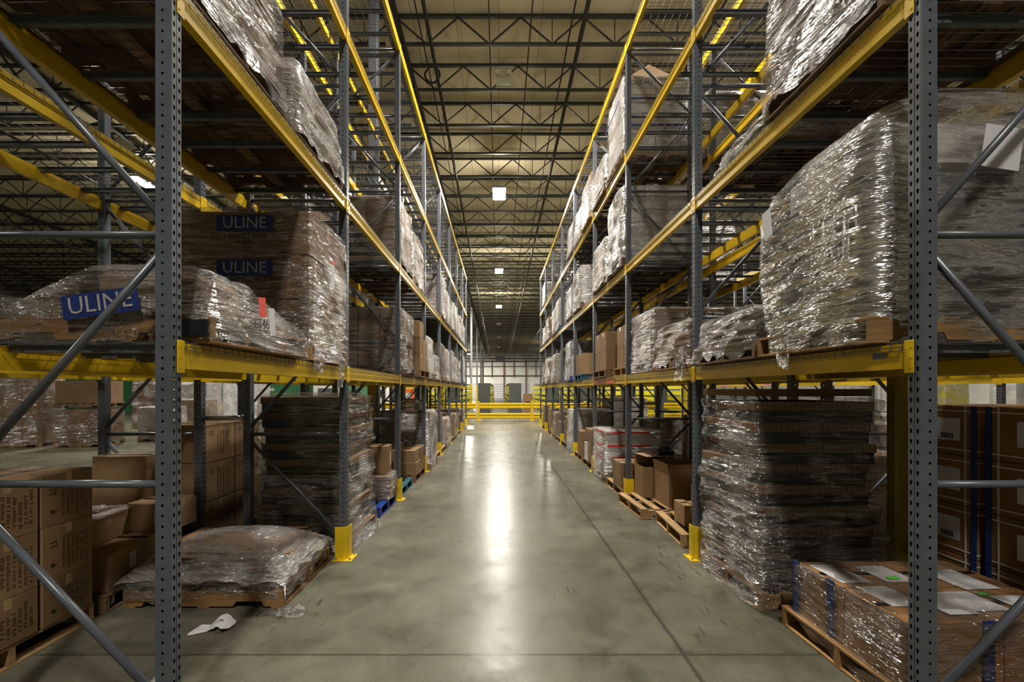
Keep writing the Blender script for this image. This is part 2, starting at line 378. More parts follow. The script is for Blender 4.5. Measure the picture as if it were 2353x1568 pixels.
for i in range(6):
    a, b = BR_Z[i]+0.07, BR_Z[i+1]-0.07
    if i == 5: b += 0.0
    mb = MB()
    if i % 2 == 0: mb.bar((0.06,0.0,a),(DEPTH-0.06,0.0,b),0.019,8)
    else: mb.bar((0.06,0.0,b),(DEPTH-0.06,0.0,a),0.019,8)
    BRACE_D.append(mb.mesh('diagonal_brace','grey',True))
mb = MB(); mb.box(-0.03,0.12,-0.075,0.075,0,0.008); mb.bar((0.1,0.06,0.008),(0.1,0.06,0.03),0.009,6); FOOT = mb.mesh('foot_plate','grey')
mbx = MB()
for z in BR_Z: mbx.bar((0.07,0,z),(DEPTH-0.07,0,z),0.022,6,0.018)
for i in range(6):
    a, b = BR_Z[i]+0.07, BR_Z[i+1]-0.07
    if i % 2 == 0: mbx.bar((0.06,0,a),(DEPTH-0.06,0,b),0.019,6)
    else: mbx.bar((0.06,0,b),(DEPTH-0.06,0,a),0.019,6)
BRACES_ALL = mbx.mesh('bracing','grey',True)

def frame(rk, k):
    x, s = RK[rk]
    place = f'{ORD[k]} frame from the camera in the {SIDE[rk]}'
    t = thing('upright_frame', f'grey perforated steel rack upright, {place}', 'rack upright', (x, yk(k)+0.038, 0), 0 if s > 0 else PI, 'grey upright frames of the pallet racks')
    ob('post', POST, t)
    ob('post', POST, t, (DEPTH, 0, 0), PI)
    ob('foot_plate', FOOT, t); ob('foot_plate', FOOT, t, (DEPTH,0,0), PI)
    if k <= 2 and rk[1] < 3:
        for z in BR_Z: ob('brace', BRACE_H, t, (0,0,z))
        for m in BRACE_D: ob('diagonal_brace', m, t)
    else: ob('bracing', BRACES_ALL, t)

# beams: face at local x=0 looking to -x, top at z=0
BL = BAY - 0.076
def beam_body(mb):
    pts = [(0.0,-BEAM_H),(0.045,-BEAM_H),(0.045,-0.034),(0.03,-0.034),(0.03,0.0),(0.0,0.0),(0.0,-0.040),(0.003,-0.043),(0.003,-0.047),(0.0,-0.050)]
    mb.prof_y(pts, -BL/2, BL/2)
def beam_end(mb, s):
    y0, y1 = (BL/2-0.012, BL/2+0.040) if s > 0 else (-BL/2-0.040, -BL/2+0.012)
    mb.bbox(-0.006,-0.0005,y0,y1,-0.150,0.012,0.002)
    for z in (-0.12,-0.07,-0.02): mb.bar((-0.009,(y0+y1)/2+s*0.01,z),(-0.005,(y0+y1)/2+s*0.01,z),0.006,6)
mb = MB(); beam_body(mb); BEAM = mb.mesh('beam_rail','yellow')
BEND = []
for s in (-1,1):
    mb = MB(); beam_end(mb, s); BEND.append(mb.mesh('end_bracket','yellow'))
mb = MB(); beam_body(mb); beam_end(mb,1); beam_end(mb,-1); BEAM_ALL = mb.mesh('rack_beam','yellow')

def beam(rk, k, lv, front):
    x, s = RK[rk]
    X = x if front else x + s*DEPTH
    rz = 0 if (s > 0) == front else PI
    where = 'front' if front else 'rear'
    lab = f'yellow {where} beam, {ORD[lv-1]} level, {ORD[k]} bay, {SIDE[rk]}'
    loc = (X, yk(k)+0.038+BAY/2, LV[lv])
    grp = 'yellow load beams of the pallet racks'
    if k <= 2 and rk[1] < 3:
        t = thing('rack_beam', lab, 'rack beam', loc, rz, grp)
        ob('beam_rail', BEAM, t)
        for m in BEND: ob('end_bracket', m, t)
    else:
        tag(ob('rack_beam', BEAM_ALL, None, loc, rz), lab, 'rack beam', grp)

DW = 1.195
def deck_wires(mb, n=3, r=0.0028):
    x0, x1 = 0.0, DEPTH
    for i in range(19):                        # wires across the depth, folded down over both beams
        y = -DW/2 + 0.012 + (DW-0.024)*i/18
        mb.bar((x0-0.004,y,0.006),(x1+0.004,y,0.006),r,n)
        for xx in (x0-0.008, x1+0.008): mb.bar((xx,y,0.008),(xx,y,-0.036),r,n)
    for i in range(11):
        x = x0 + 0.01 + (x1-x0-0.02)*i/10
        mb.bar((x,-DW/2,0.010),(x,DW/2,0.010),r,n)
    for xx in (x0-0.011, x1+0.011):
        for z in (-0.018,-0.036): mb.bar((xx,-DW/2,z),(xx,DW/2,z),r,n)
def deck_channel(mb, y):
    mb.prof_y([(0,0)]*3, 0, 0) if False else None
    mb.box(0.032, DEPTH-0.032, y-0.019, y+0.019, -0.034, -0.031)
    mb.box(0.032, DEPTH-0.032, y-0.019, y-0.016, -0.034, 0.0)
    mb.box(0.032, DEPTH-0.032, y+0.016, y+0.019, -0.034, 0.0)
    mb.box(0.032, DEPTH-0.032, y-0.032, y-0.019, -0.003, 0.0)
    mb.box(0.032, DEPTH-0.032, y+0.019, y+0.032, -0.003, 0.0)
mb = MB(); deck_wires(mb); DECKW = mb.mesh('wire_mesh','wire')
mb = MB(); deck_channel(mb, 0); DECKC = mb.mesh('support_channel','channel')
mb = MB(); deck_wires(mb); mb.mat(1)
for y in (-0.42,0,0.42): deck_channel(mb, y)
DECK_ALL = mb.mesh('wire_deck',['wire','channel'])
def deck(rk, k, lv, half):
    x, s = RK[rk]
    y = yk(k) + 0.038 + BAY/2 + (half-0.5)*1.205
    hw = 'near' if half == 0 else 'far'
    lab = f'wire mesh deck, {hw} half of {ORD[k]} bay, {ORD[lv-1]} level, {SIDE[rk]}'
    grp = 'wire mesh decks lying on the rack beams'
    rz = 0 if s > 0 else PI
    if k <= 1 and rk[1] == 1:
        t = thing('wire_deck', lab, 'wire deck', (x, y, LV[lv]), rz, grp)
        ob('wire_mesh', DECKW, t)
        for yy in (-0.42,0,0.42): ob('support_channel', DECKC, t, (0,yy,0))
    else:
        tag(ob('wire_deck', DECK_ALL, None, (x, y, LV[lv]), rz), lab, 'wire deck', grp)

for rk in RK:
    ks = range(9) if rk[1] < 3 else range(1, 8)
    for k in ks: frame(rk, k)
    for k in list(ks)[:-1]:
        for lv in (1,2,3,4):
            if rk[1] == 3 and lv == 4: continue
            beam(rk, k, lv, True)
            if rk[1] < 3: beam(rk, k, lv, False)
            if rk[1] < 3:
                if rk[1] == 2 and k > 5: continue
                for half in (0,1): deck(rk, k, lv, half)

# yellow guards at the aisle posts
def guard_mesh():
    mb = MB(); pts = []; R = 0.055
    # outline hugging the corner of a post: open towards the rack; outer side then inner side
    out = [(0.10,-0.062)] + [(0.0+R*0+(-0.005)+R-R*math.cos(a)-0.0, -0.062+R-R*math.sin(a)) for a in []]
    arc = []
    for i in range(9):
        a = -PI/2 - (PI/2)*i/8
        arc.append((0.03+0.055*math.cos(a)+0.0, -0.007+0.055*math.sin(a)))
    outer = [(0.11,-0.062)] + arc + [(-0.025,0.06)]
    arc2 = [(0.03+0.047*math.cos(-PI/2-(PI/2)*i/8), -0.007+0.047*math.sin(-PI/2-(PI/2)*i/8)) for i in range(9)]
    inner = [(0.11,-0.054)] + arc2 + [(-0.017,0.06)]
    pts = outer + inner[::-1]
    n = len(outer)
    vs = [(x,y,z) for z in (0.008,0.34) for x,y in pts]; m = len(pts)
    fs = [(i,(i+1)%m,m+(i+1)%m,m+i) for i in range(m)]
    for i in range(n-1):
        fs.append((m+i, m+i+1, m+m-2-i, m+m-1-i)); fs.append((i, i+1, m-2-i, m-1-i))
    mb.add(vs, fs); return mb
gm = guard_mesh(); GUARD = gm.mesh('guard_shell','guard')
mb = MB(); mb.box(-0.075,0.12,-0.11,-0.03,0,0.009); mb.box(-0.075,-0.0,-0.06,0.09,0,0.009); GPLATE = mb.mesh('base_plate','guard')
mb = MB()
for x,y in ((-0.05,-0.085),(0.09,-0.088),(-0.05,0.06)): mb.bar((x,y,0.009),(x,y,0.03),0.008,6)
GBOLT = mb.mesh('anchor_bolts','steel')
for rk in (('L',1),('R',1)):
    x, s = RK[rk]
    for k in range(1, 9):
        t = thing('post_guard', f'yellow steel corner guard bolted before {ORD[k]} post of the {SIDE[rk]}', 'post guard', (x, yk(k)+0.03, 0), 0, 'yellow post guards along the aisle')
        if s < 0: t.scale = (-1,1,1)
        for nm, me in (('guard_shell',GUARD),('base_plate',GPLATE),('anchor_bolt',GBOLT)): ob(nm, me, t)
# tubes that tie the back-to-back racks
for rk, xa, xb in (('L',-XL-DEPTH,-3.085),('R',XR+DEPTH,3.385)):
    for k in range(1, 6):
        for z, nm in ((1.46,'low'),(4.4,'high')):
            mb = MB(); mb.bar((xa,0,0),(xb,0,0),0.026,10)
            mb.bar((xa,0,0),(xa+(0.02 if xb>xa else -0.02),0,0),0.034,8)
            tag(mb.build('row_spacer','steel' if z<2 else 'grey',None,(0,yk(k)+0.038,z),0,True), f'short {nm} grey tube tying both {"left" if rk=="L" else "right"} racks at {ORD[k]} frame', 'row spacer', 'row spacers between back to back racks')

# ------------------------------------------------------------------ pallets
def pallet_mesh(w, l, mat, H=0.14, block=False, seed=0):
    """w along X (stringers run along X), l along Y, centred"""
    rd = random.Random(seed); mb = MB()
    n = 7 if w > 1.1 else 6
    bw = 0.095 if not block else 0.10
    for i in range(n):
        x = -w/2 + bw/2 + (w-bw)*i/(n-1)
        j = rd.uniform(-.004,.004)
        mb.bbox(x-bw/2, x+bw/2, -l/2+j, l/2+j, H-0.018, H, 0.002)
    for i in (0, n//2, n-1):
        x = -w/2 + bw/2 + (w-bw)*i/(n-1)
        mb.bbox(x-bw/2, x+bw/2, -l/2, l/2, 0, 0.016, 0.002)
    for y in (-l/2+0.02, 0, l/2-0.02):
        if block:
            for x in (-w/2+0.07, 0, w/2-0.07): mb.bbox(x-.065,x+.065,y-(0.0 if y<0 else .1 if y>0 else .05),y+(.1 if y<0 else 0.0 if y>0 else .05),0.016,H-.018,.003)
        else:
            # notched stringer
            a, b = -w/2, w/2
            zt, zb, zn = H-0.018, 0.016, 0.056
            q = [(a,zb),(a+.15,zb),(a+.17,zn),(a+.38,zn),(a+.40,zb),(b-.40,zb),(b-.38,zn),(b-.17,zn),(b-.15,zb),(b,zb),(b,zt),(a,zt)]
            y0, y1 = y-.019, y+.019
            m = len(q); vs = [(x,y0,z) for x,z in q]+[(x,y1,z) for x,z in q]
            top = lambda i: i
            fs = [(i,(i+1)%m,m+(i+1)%m,m+i) for i in range(m)]
            # sides as quads
            st = [(0,1,None),(1,2,None)]
            mb.add(vs, fs)
            segs = [(a,a+.15,zb,zb),(a+.15,a+.17,zb,zn),(a+.17,a+.38,zn,zn),(a+.38,a+.40,zn,zb),(a+.40,b-.40,zb,zb),(b-.40,b-.38,zb,zn),(b-.38,b-.17,zn,zn),(b-.17,b-.15,zn,zb),(b-.15,b,zb,zb)]
            for xa,xb,za,zc in segs:
                for yy in (y0,y1): mb.add([(xa,yy,za),(xb,yy,zc),(xb,yy,zt),(xa,yy,zt)],[(0,1,2,3)])
    return mb.mesh('pallet', mat)
_pc = {}
def pal(w, l, mat, block=False, seed=0):
    k = (round(w,2), round(l,2), mat, block, seed % 3)
    if k not in _pc: _pc[k] = pallet_mesh(w, l, mat, block=block, seed=seed)
    return _pc[k]

# ------------------------------------------------------------------ cartons
_cc = {}
def carton_mesh(w, l, h, mat='kraft', tape=True):
    k = (round(w,2), round(l,2), round(h,2), mat, tape)
    if k in _cc: return _cc[k]
    w, l, h = k[0], k[1], k[2]
    mb = MB(); mb.bbox(-w/2,w/2,-l/2,l/2,0,h,0.005)
    if tape:
        mb.mat(1)
        t = 0.024; e = 0.0012
        mb.box(-w/2-e,w/2+e,-t,t,h-0.07,h+e); mb.box(-w/2+.01,w/2-.01,-t,t,h,h+e)
        mb.mat(2); mb.box(-w/2+.01,w/2-.01,-.0015,.0015,h+e,h+e*1.4)
    _cc[k] = mb.mesh('carton', [mat,'tape','print'] if tape else mat); return _cc[k]

# ------------------------------------------------------------------ stretch film
def nz(x, y, z): return noise.noise(Vector((x, y, z)))
def film_mesh(profile, mat='F_mid', r=0.06, amp=0.012, seed=0.0, nu=64, nzv=28, skirt=0.03, top=True, dome=0.02, tilt=0.0, smooth=True):
    """profile: list of (z, hx, hy, cx, cy). A wrapped sleeve with folds, closed over the top."""
    def at(z):
        for (a, b) in zip(profile[:-1], profile[1:]):
            if z <= b[0]:
                t = (z-a[0])/max(1e-6, b[0]-a[0]); return [a[i]+(b[i]-a[i])*t for i in range(1,5)]
        return list(profile[-1][1:])
    z0, z1 = profile[0][0], profile[-1][0]
    vs = []; fs = []
    def ringpt(u, hx, hy, rr):
        per = [2*(hy-rr), 2*(hx-rr), 2*(hy-rr), 2*(hx-rr)]; arc = PI/2*rr; tot = sum(per)+4*arc
        d = u*tot
        # start at (+hx, -hy+rr) going up
        segs = [((hx,-(hy-rr)),(0,1),(1,0),per[0]),((hx-rr,hy),(-1,0),(0,1),per[1]),((-hx,hy-rr),(0,-1),(-1,0),per[2]),((-(hx-rr),-hy),(1,0),(0,-1),per[3])]
        cs = [(hx-rr,hy-rr,0),(-(hx-rr),hy-rr,PI/2),(-(hx-rr),-(hy-rr),PI),(hx-rr,-(hy-rr),1.5*PI)]
        for i in range(4):
            p, t, n, ln = segs[i]
            if d <= ln: return p[0]+t[0]*d, p[1]+t[1]*d, n[0], n[1]
            d -= ln
            if d <= arc:
                a = cs[i][2]+d/max(rr,1e-6); return cs[i][0]+rr*math.cos(a), cs[i][1]+rr*math.sin(a), math.cos(a), math.sin(a)
            d -= arc
        return hx, -(hy-rr), 1, 0
    for j in range(nzv+1):
        t = j/nzv; z = z0+(z1-z0)*t
        hx, hy, cx, cy = at(z); rr = min(r, hx*.9, hy*.9)
        # rounding at the shoulder
        sh = max(0.0, (z-(z1-r))/r) if r > 0 else 0; inset = r*(1-math.sqrt(max(0,1-sh*sh)))*0.7
        for i in range(nu):
            x, y, nx, ny = ringpt(i/nu, hx, hy, rr)
            s = nz(x*2.5+seed, y*2.5, z*16+x*4*tilt)*0.6 + nz(x*5+seed, y*5+7, z*30)*0.4 + nz(x*2+3, y*2+seed, z*2)*0.9
            crease = max(0.0, nz(x*3+seed*2, y*3, z*7+(x+y)*3)-0.15)*2.2
            o = amp*(0.5+s+crease) - inset
            zz = z
            if j == 0: zz = max(0.004, z - skirt*(0.5+nz(x*9+seed,y*9,3)))
            vs.append((cx+x+nx*o, cy+y+ny*o, zz))
    for j in range(nzv):
        for i in range(nu):
            k = (i+1)%nu; fs.append((j*nu+i, j*nu+k, (j+1)*nu+k, (j+1)*nu+i))
    if top:
        base = nzv*nu; hx, hy, cx, cy = at(z1); last = base
        for q, (sc_, up) in enumerate(((0.86,0.5),(0.62,0.85),(0.35,1.0),(0.12,1.0))):
            st = len(vs)
            for i in range(nu):
                x, y, _ = vs[base+i]; px, py = cx+(x-cx)*sc_, cy+(y-cy)*sc_
                vs.append((px, py, z1+dome*up+amp*0.9*nz(px*6+seed,py*6,9)))
            for i in range(nu):
                k = (i+1)%nu; fs.append((last+i,last+k,st+k,st+i))
            last = st
        vs.append((cx,cy,z1+dome)); c = len(vs)-1
        for i in range(nu): fs.append((last+i,last+(i+1)%nu,c))
    mb = MB(); mb.add(vs, fs); return mb.mesh('stretch_wrap', mat, smooth)

def drape_mesh(x0, x1, y0, y1, zf, mat, nx=60, ny=60, name='stretch_wrap', edge=None):
    """film laid over things: a height field, zf(x,y)"""
    vs = []; fs = []
    for j in range(ny+1):
        for i in range(nx+1):
            x = x0+(x1-x0)*i/nx; y = y0+(y1-y0)*j/ny
            if edge: x, y = edge(x, y, i/nx, j/ny)
            vs.append((x,y,zf(x,y)))
    for j in range(ny):
        for i in range(nx):
            a = j*(nx+1)+i; fs.append((a,a+1,a+nx+2,a+nx+1))
    mb = MB(); mb.add(vs, fs); return mb.mesh(name, mat, True)

# ------------------------------------------------------------------ loads on the racks
def place_words(rk, k, lv, pos):
    l = 'floor' if lv == 0 else ORD[lv-1] + ' level'
    return f'{l}, {ORD[k]} bay {"near" if pos == 0 else "far"} half, {SIDE[rk]}'
FILMW = {'F_clear': 'clear film', 'F_mid': 'hazy film', 'F_milk': 'milky film', 'F_silver': 'silvery film'}
def load(rk, k, lv, pos, h, film='F_mid', board='kraft_g', grid=(2,2,3), ov=0.02, seed=None, word='cartons', pm='wood_d', ln=1.05, w=1.12, tallvar=0.0, amp=0.016, r=0.05, dy=0.0, layers=False, label_n=0):
    seed = seed if seed is not None else (hash((k,lv,pos,rk[1])) % 97)
    seed = k*13 + lv*7 + pos*3 + (5 if rk[0]=='L' else 0) + rk[1]*17
    rd = random.Random(seed)
    x, s = RK[rk]
    xf = x - s*ov; xc = xf + s*w/2
    yc = yk(k) + 0.13 + ln/2 + pos*1.19 + dy
    z = LV[lv] + (0.015 if lv else 0.0)
    t = thing('wrapped_pallet_load', f'{word} in {FILMW[film]}, {place_words(rk,k,lv,pos)}', 'pallet load', (xc, yc, z), 0, 'wrapped pallet loads on the racks')
    ob('pallet', pal(w, ln, pm, seed=seed), t)
    nx, ny, n3 = grid; hh = h - 0.14
    cw, cl, ch = (w-0.06)/nx, (ln-0.06)/ny, hh/n3
    detail = k <= 4 and rk[1] == 1
    if detail and not layers:
        for c in range(n3):
            for a in range(nx):
                for b in range(ny):
                    if c == n3-1 and rd.random() < tallvar: continue
                    ob('carton', carton_mesh(cw-0.012, cl-0.012, ch-0.006, board, True), t,
                       (-w/2+0.03+cw*(a+.5)+rd.uniform(-.006,.006), -ln/2+0.03+cl*(b+.5)+rd.uniform(-.006,.006), 0.141+ch*c), rd.uniform(-.015,.015))
    else:
        mb = MB()
        for c in range(n3):
            for a in range(nx):
                for b in range(ny):
                    if c == n3-1 and rd.random() < tallvar: continue
                    cx, cy = -w/2+0.03+cw*(a+.5)+rd.uniform(-.01,.01), -ln/2+0.03+cl*(b+.5)+rd.uniform(-.01,.01)
                    mb.bbox(cx-cw/2+.006,cx+cw/2-.006,cy-cl/2+.006,cy+cl/2-.006,0.141+ch*c,0.141+ch*(c+1)-.005,.004)
        mb.build('carton', board, t)
    prof = []
    m = 6
    for i in range(m+1):
        q = i/m
        prof.append((0.06+(h-0.05)*q, w/2+0.0+rd.uniform(-.012,.014)-(0.02*q), ln/2+rd.uniform(-.012,.012)-(0.02*q), rd.uniform(-.01,.01), rd.uniform(-.01,.01)))
    nu = 72 if k <= 2 else 40
    ob('stretch_wrap', film_mesh(prof, film, r, amp, seed*3.7, nu, 30 if k <= 2 else 16, 0.06), t)
    for i in range(label_n):
        mb = MB(); zz = 0.3+hh*rd.random()*0.7; yy = rd.uniform(-.35,.2)
        xx = -s*(w/2+0.035)
        mb.box(min(xx,xx+s*.002),max(xx,xx+s*.002),yy,yy+.13,zz,zz+.17); mb.build('shipping_label','paper',t)
    return t

def loose(rk, k, lv, pos, items, word='brown', pm='wood', ln=1.0, w=1.12, ov=0.02, dy=0.0, pallet=True, block=False, board='kraft'):
    """open pallet with single cartons: items = (dx,dy,w,l,h,z,board) relative to the pallet's aisle-near corner"""
    x, s = RK[rk]
    xc = x - s*ov + s*w/2; yc = yk(k)+0.13+ln/2+pos*1.19+dy; z = LV[lv]+(0.015 if lv else 0)
    pw = place_words(rk,k,lv,pos)
    cname = {'wood':'pale wooden','wood_d':'aged wooden','blue':'blue plastic','teal':'teal plastic','orange_w':'bright wooden'}[pm]
    if pallet:
        tag(ob('pallet', pal(w, ln, pm, block or pm in ('blue','teal')), None, (xc,yc,z)), f'{cname} pallet under loose cartons, {pw}', 'pallet', 'open pallets on the racks')
    zb = z + (0.141 if pallet else 0.002)
    n = 0
    for (dx, dyy, cw, cl, ch, cz, *bd) in items:
        bd = bd[0] if bd else board
        o = ob('carton', carton_mesh(cw, cl, ch, bd), None, (x - s*ov + s*(dx+cw/2), yc-ln/2+dyy+cl/2, zb+cz), random.Random(n+k).uniform(-.03,.03))
        size = 'white' if bd == 'white_k' else ('brown' if bd == 'kraft' else 'dark brown' if bd == 'kraft_d' else 'tan')
        pos2 = ('bottom' if cz < 0.02 else 'raised')
        tag(o, f'{size} carton, {ORD[n]} placed {pos2} one, {pw}' if False else f'{size} {pos2} carton {"aisle-side" if dx < 0.35 else "rear"} {"near" if dyy < ln*0.4 else "far"} end, {pw}' , 'carton', 'loose cartons on the racks') if f'{size} {pos2} carton {"aisle-side" if dx < 0.35 else "rear"} {"near" if dyy < ln*0.4 else "far"} end, {pw}' not in LABELS else \
        tag(o, f'another {size} {pos2} carton {"aisle-side" if dx < 0.35 else "rear"} {"near" if dyy < ln*0.4 else "far"} end, {pw}', 'carton', 'loose cartons on the racks')
        n += 1

def grid_items(nx, ny, nzz, w=1.05, l=0.95, h=0.9, x0=0.03, y0=0.03, skip=(), board=None):
    out = []
    cw, cl, ch = w/nx, l/ny, h/nzz
    for c in range(nzz):
        for a in range(nx):
            for b in range(ny):
                if (a,b,c) in skip: continue
                it = (x0+cw*a, y0+cl*b, cw-.012, cl-.012, ch-.004, ch*c)
                out.append(it + ((board,) if board else ()))
    return out

LA, RA, LO, RO, RF = ('L',1), ('R',1), ('L',2), ('R',2), ('R',3)
# ---- left rack, upper levels
def sheetload(rk, k, lv, pos, h, film, board, word, pm='wood_d', ln=1.05, ov=0.02, slope=0.0, dy=0.0, amp=0.03, flaps=14, w=1.15):
    """pile of flattened board under film, lower at the far end when slope > 0"""
    x, s = RK[rk]; xc = x - s*ov + s*w/2; yc = yk(k)+0.13+ln/2+pos*1.19+dy; z = LV[lv]+(0.015 if lv else 0)
    t = thing('wrapped_sheet_load', f'{word} under {FILMW[film]}, {place_words(rk,k,lv,pos)}', 'pallet load', (xc,yc,z), 0, 'wrapped loads of flattened board')
    ob('pallet', pal(w, ln, pm, seed=k), t)
    rd = random.Random(k*7+lv+pos*3)
    mb = MB(); hh = h-0.15
    for i in range(flaps):
        a = i/flaps; fz = 0.142+hh*a*0.93; th = hh/flaps*0.8
        j = rd.uniform(-.025,.025); cut = slope*a*ln*0.6
        mb.bbox(-w/2+.03+rd.uniform(0,.04), w/2-.03-rd.uniform(0,.04), -ln/2+.03+j, ln/2-.04-cut+rd.uniform(-.02,.02), fz, fz+th, .003)
    mb.build('board_pile', board, t)
    def zf(px, py):
        u = (py+ln/2)/ln; e = min(px+w/2, w/2-px, py+ln/2, ln/2-py)
        top = h*(1-slope*0.55*max(0,u)**1.5)+0.02
        return top
    prof = []
    for i in range(6):
        q = i/5; prof.append((0.07+(h-0.06)*q, w/2+.01-.02*q, ln/2+.01-.02*q-slope*q*ln*.28, 0, -slope*q*ln*.28))
    ob('stretch_wrap', film_mesh(prof, film, 0.05, amp, k*5.1+pos, 80, 22, 0.09), t)
    return t

sheetload(LA,0,2,0,0.72,'F_mid','kraft_d','tall pile of flat board',slope=0.1, ov=0.0)
sheetload(LA,0,2,1,0.58,'F_milk','kraft_g','sagging pile of flat board',slope=0.3, ov=0.0)
load(LA,2,2,0,1.16,'F_mid','kraft_g',(2,2,2),ov=-0.02,word='grey brown cartons',amp=0.02)
load(LA,2,2,1,0.98,'F_milk','kraft',(2,3,4),ov=0.0,word='small tan cartons',pm='wood')
load(LA,2,1,0,1.10,'F_mid','kraft_g',(3,2,5),ov=0.02,word='five layers of cartons',label_n=2,amp=0.02)
loose(LA,2,1,1,grid_items(2,2,3,1.0,0.9,0.93,skip=((0,1,2),)),ov=0.11,pm='wood_d')
load(LA,3,1,0,0.95,'F_milk','white_k',(2,2,3),ov=0.02,word='white cartons')
load(LA,3,1,1,0.62,'F_milk','white_k',(2,2,2),ov=0.02,word='low white cartons')
load(LA,4,1,0,1.05,'F_clear','kraft_d',(2,2,3),word='dark cartons',pm='orange_w')
load(LA,4,1,1,1.0,'F_milk','white_k',(2,2,4),word='pale cartons')
load(LA,5,1,0,1.1,'F_milk','kraft_g',(2,2,4),word='stacked cartons')
load(LA,5,1,1,0.95,'F_milk','white_k',(2,2,3),word='pale cartons')
load(LA,6,1,0,0.9,'F_milk','kraft_g',(2,2,3),word='stacked cartons')
load(LA,7,1,0,1.25,'F_milk','white_k',(2,2,4),word='tall pale cartons',pm='blue')
load(LA,4,2,0,1.22,'F_milk','kraft_d',(2,2,3),word='brown cartons')
load(LA,4,2,1,1.02,'F_milk','white_k',(2,2,3),word='white cartons')
load(LA,5,2,0,1.0,'F_milk','kraft_g',(2,2,3),word='stacked cartons')
load(LA,5,2,1,1.1,'F_milk','white_k',(2,2,3),word='pale cartons')
load(LA,6,2,0,0.95,'F_milk','white_k',(2,2,3),word='pale cartons')
load(LA,6,2,1,1.05,'F_milk','kraft_g',(2,2,3),word='stacked cartons')
load(LA,7,2,0,0.9,'F_milk','white_k',(2,2,3),word='pale cartons')
# outer left rack
load(LO,1,3,1,0.95,'F_milk','kraft_d',(2,2,3),word='dark cartons')
load(LO,2,2,0,1.1,'F_mid','kraft_d',(2,2,3),word='dark cartons')
load(LO,3,1,0,1.0,'F_mid','kraft_g',(2,2,3),word='stacked cartons')
load(LO,4,2,0,1.0,'F_mid','kraft_g',(2,2,3),word='stacked cartons')
load(LO,3,0,0,1.0,'F_clear','kraft_d',(2,2,3),word='dark cartons')
load(LO,2,0,1,0.8,'F_clear','kraft_d',(2,2,2),word='dark cartons')
load(LO,5,0,0,1.0,'F_clear','kraft_d',(2,2,3),word='dark cartons')
# ---- right rack
sheetload(RA,0,2,0,1.0,'F_mid','kraft_d','high pile of brown sheets',slope=0.0, ov=0.03, amp=0.03, flaps=30, dy=0.05)
sheetload(RA,0,2,1,0.27,'F_milk','grey_box','low dark pile',slope=0.15, ov=-0.16, dy=0.16, ln=0.9)
sheetload(RA,0,1,1,0.40,'F_mid','kraft_d','low flat pile of board',slope=0.25, ov=0.05, amp=0.035)
sheetload(RA,1,1,0,0.52,'F_mid','kraft','short crumpled pile of board',pm='wood',slope=0.2, ov=0.0, amp=0.032, dy=0.04)
load(RA,2,3,0,1.36,'F_mid','white_k',(2,2,4),ov=0.03,word='tall white printed cartons',pm='wood',dy=0.02,amp=0.012)
load(RA,2,3,1,0.7,'F_milk','kraft_g',(2,2,2),ov=0.05,word='low tan cartons')
load(RA,3,3,0,1.0,'F_milk','kraft',(2,2,3),ov=0.05,word='brown cartons',pm='wood')
load(RA,3,3,1,0.8,'F_milk','white_k',(2,2,3),word='pale cartons')
load(RA,4,3,0,0.9,'F_milk','white_k',(2,2,3),word='pale cartons')
load(RA,7,3,0,1.0,'F_milk','white_k',(2,2,3),word='pale cartons')
load(RA,2,2,0,1.34,'F_milk','white_k',(3,3,6),ov=0.04,word='tall bulging pale goods',pm='wood_d',amp=0.035,r=0.12)
load(RA,2,2,1,0.9,'F_milk','kraft',(2,2,3),ov=0.04,word='brown cartons')
load(RA,3,2,1,1.05,'F_milk','kraft_g',(2,2,3),ov=0.04,word='stacked cartons',amp=0.03)
load(RA,4,2,0,0.9,'F_milk','white_k',(2,2,3),ov=0.04,word='pale cartons')
load(RA,5,2,0,1.05,'F_milk','white_k',(2,2,3),ov=0.06,word='pale cartons',pm='teal')
load(RA,5,2,1,0.95,'F_milk','white_k',(2,2,3),ov=0.04,word='pale low cartons')
load(RA,6,2,1,1.0,'F_mid','kraft',(2,2,3),word='brown cartons')
load(RA,7,2,0,0.8,'F_milk','white_k',(2,2,3),word='pale cartons')
loose(RA,2,1,0,grid_items(2,2,2,1.0,0.85,0.72),ov=-0.08,pm='wood')
loose(RA,2,1,1,grid_items(2,2,2,1.0,0.92,0.72,skip=((1,1,1),)),ov=0.04,pm='wood_d')
loose(RA,3,1,1,grid_items(2,2,1,1.0,0.9,0.52),ov=0.02,pm='teal')
load(RA,4,1,0,1.12,'F_milk','grey_box',(2,2,1),ov=0.08,word='shrouded grey machine crate',pm='blue')
load(RA,5,1,1,1.05,'F_milk','kraft_g',(2,2,4),ov=0.05,word='stacked cartons')
load(RA,6,1,1,1.1,'F_milk','kraft_g',(2,2,4),ov=0.03,word='tall cartons')
load(RA,7,1,0,0.85,'F_clear','orange_k',(2,2,3),word='warm brown cartons')
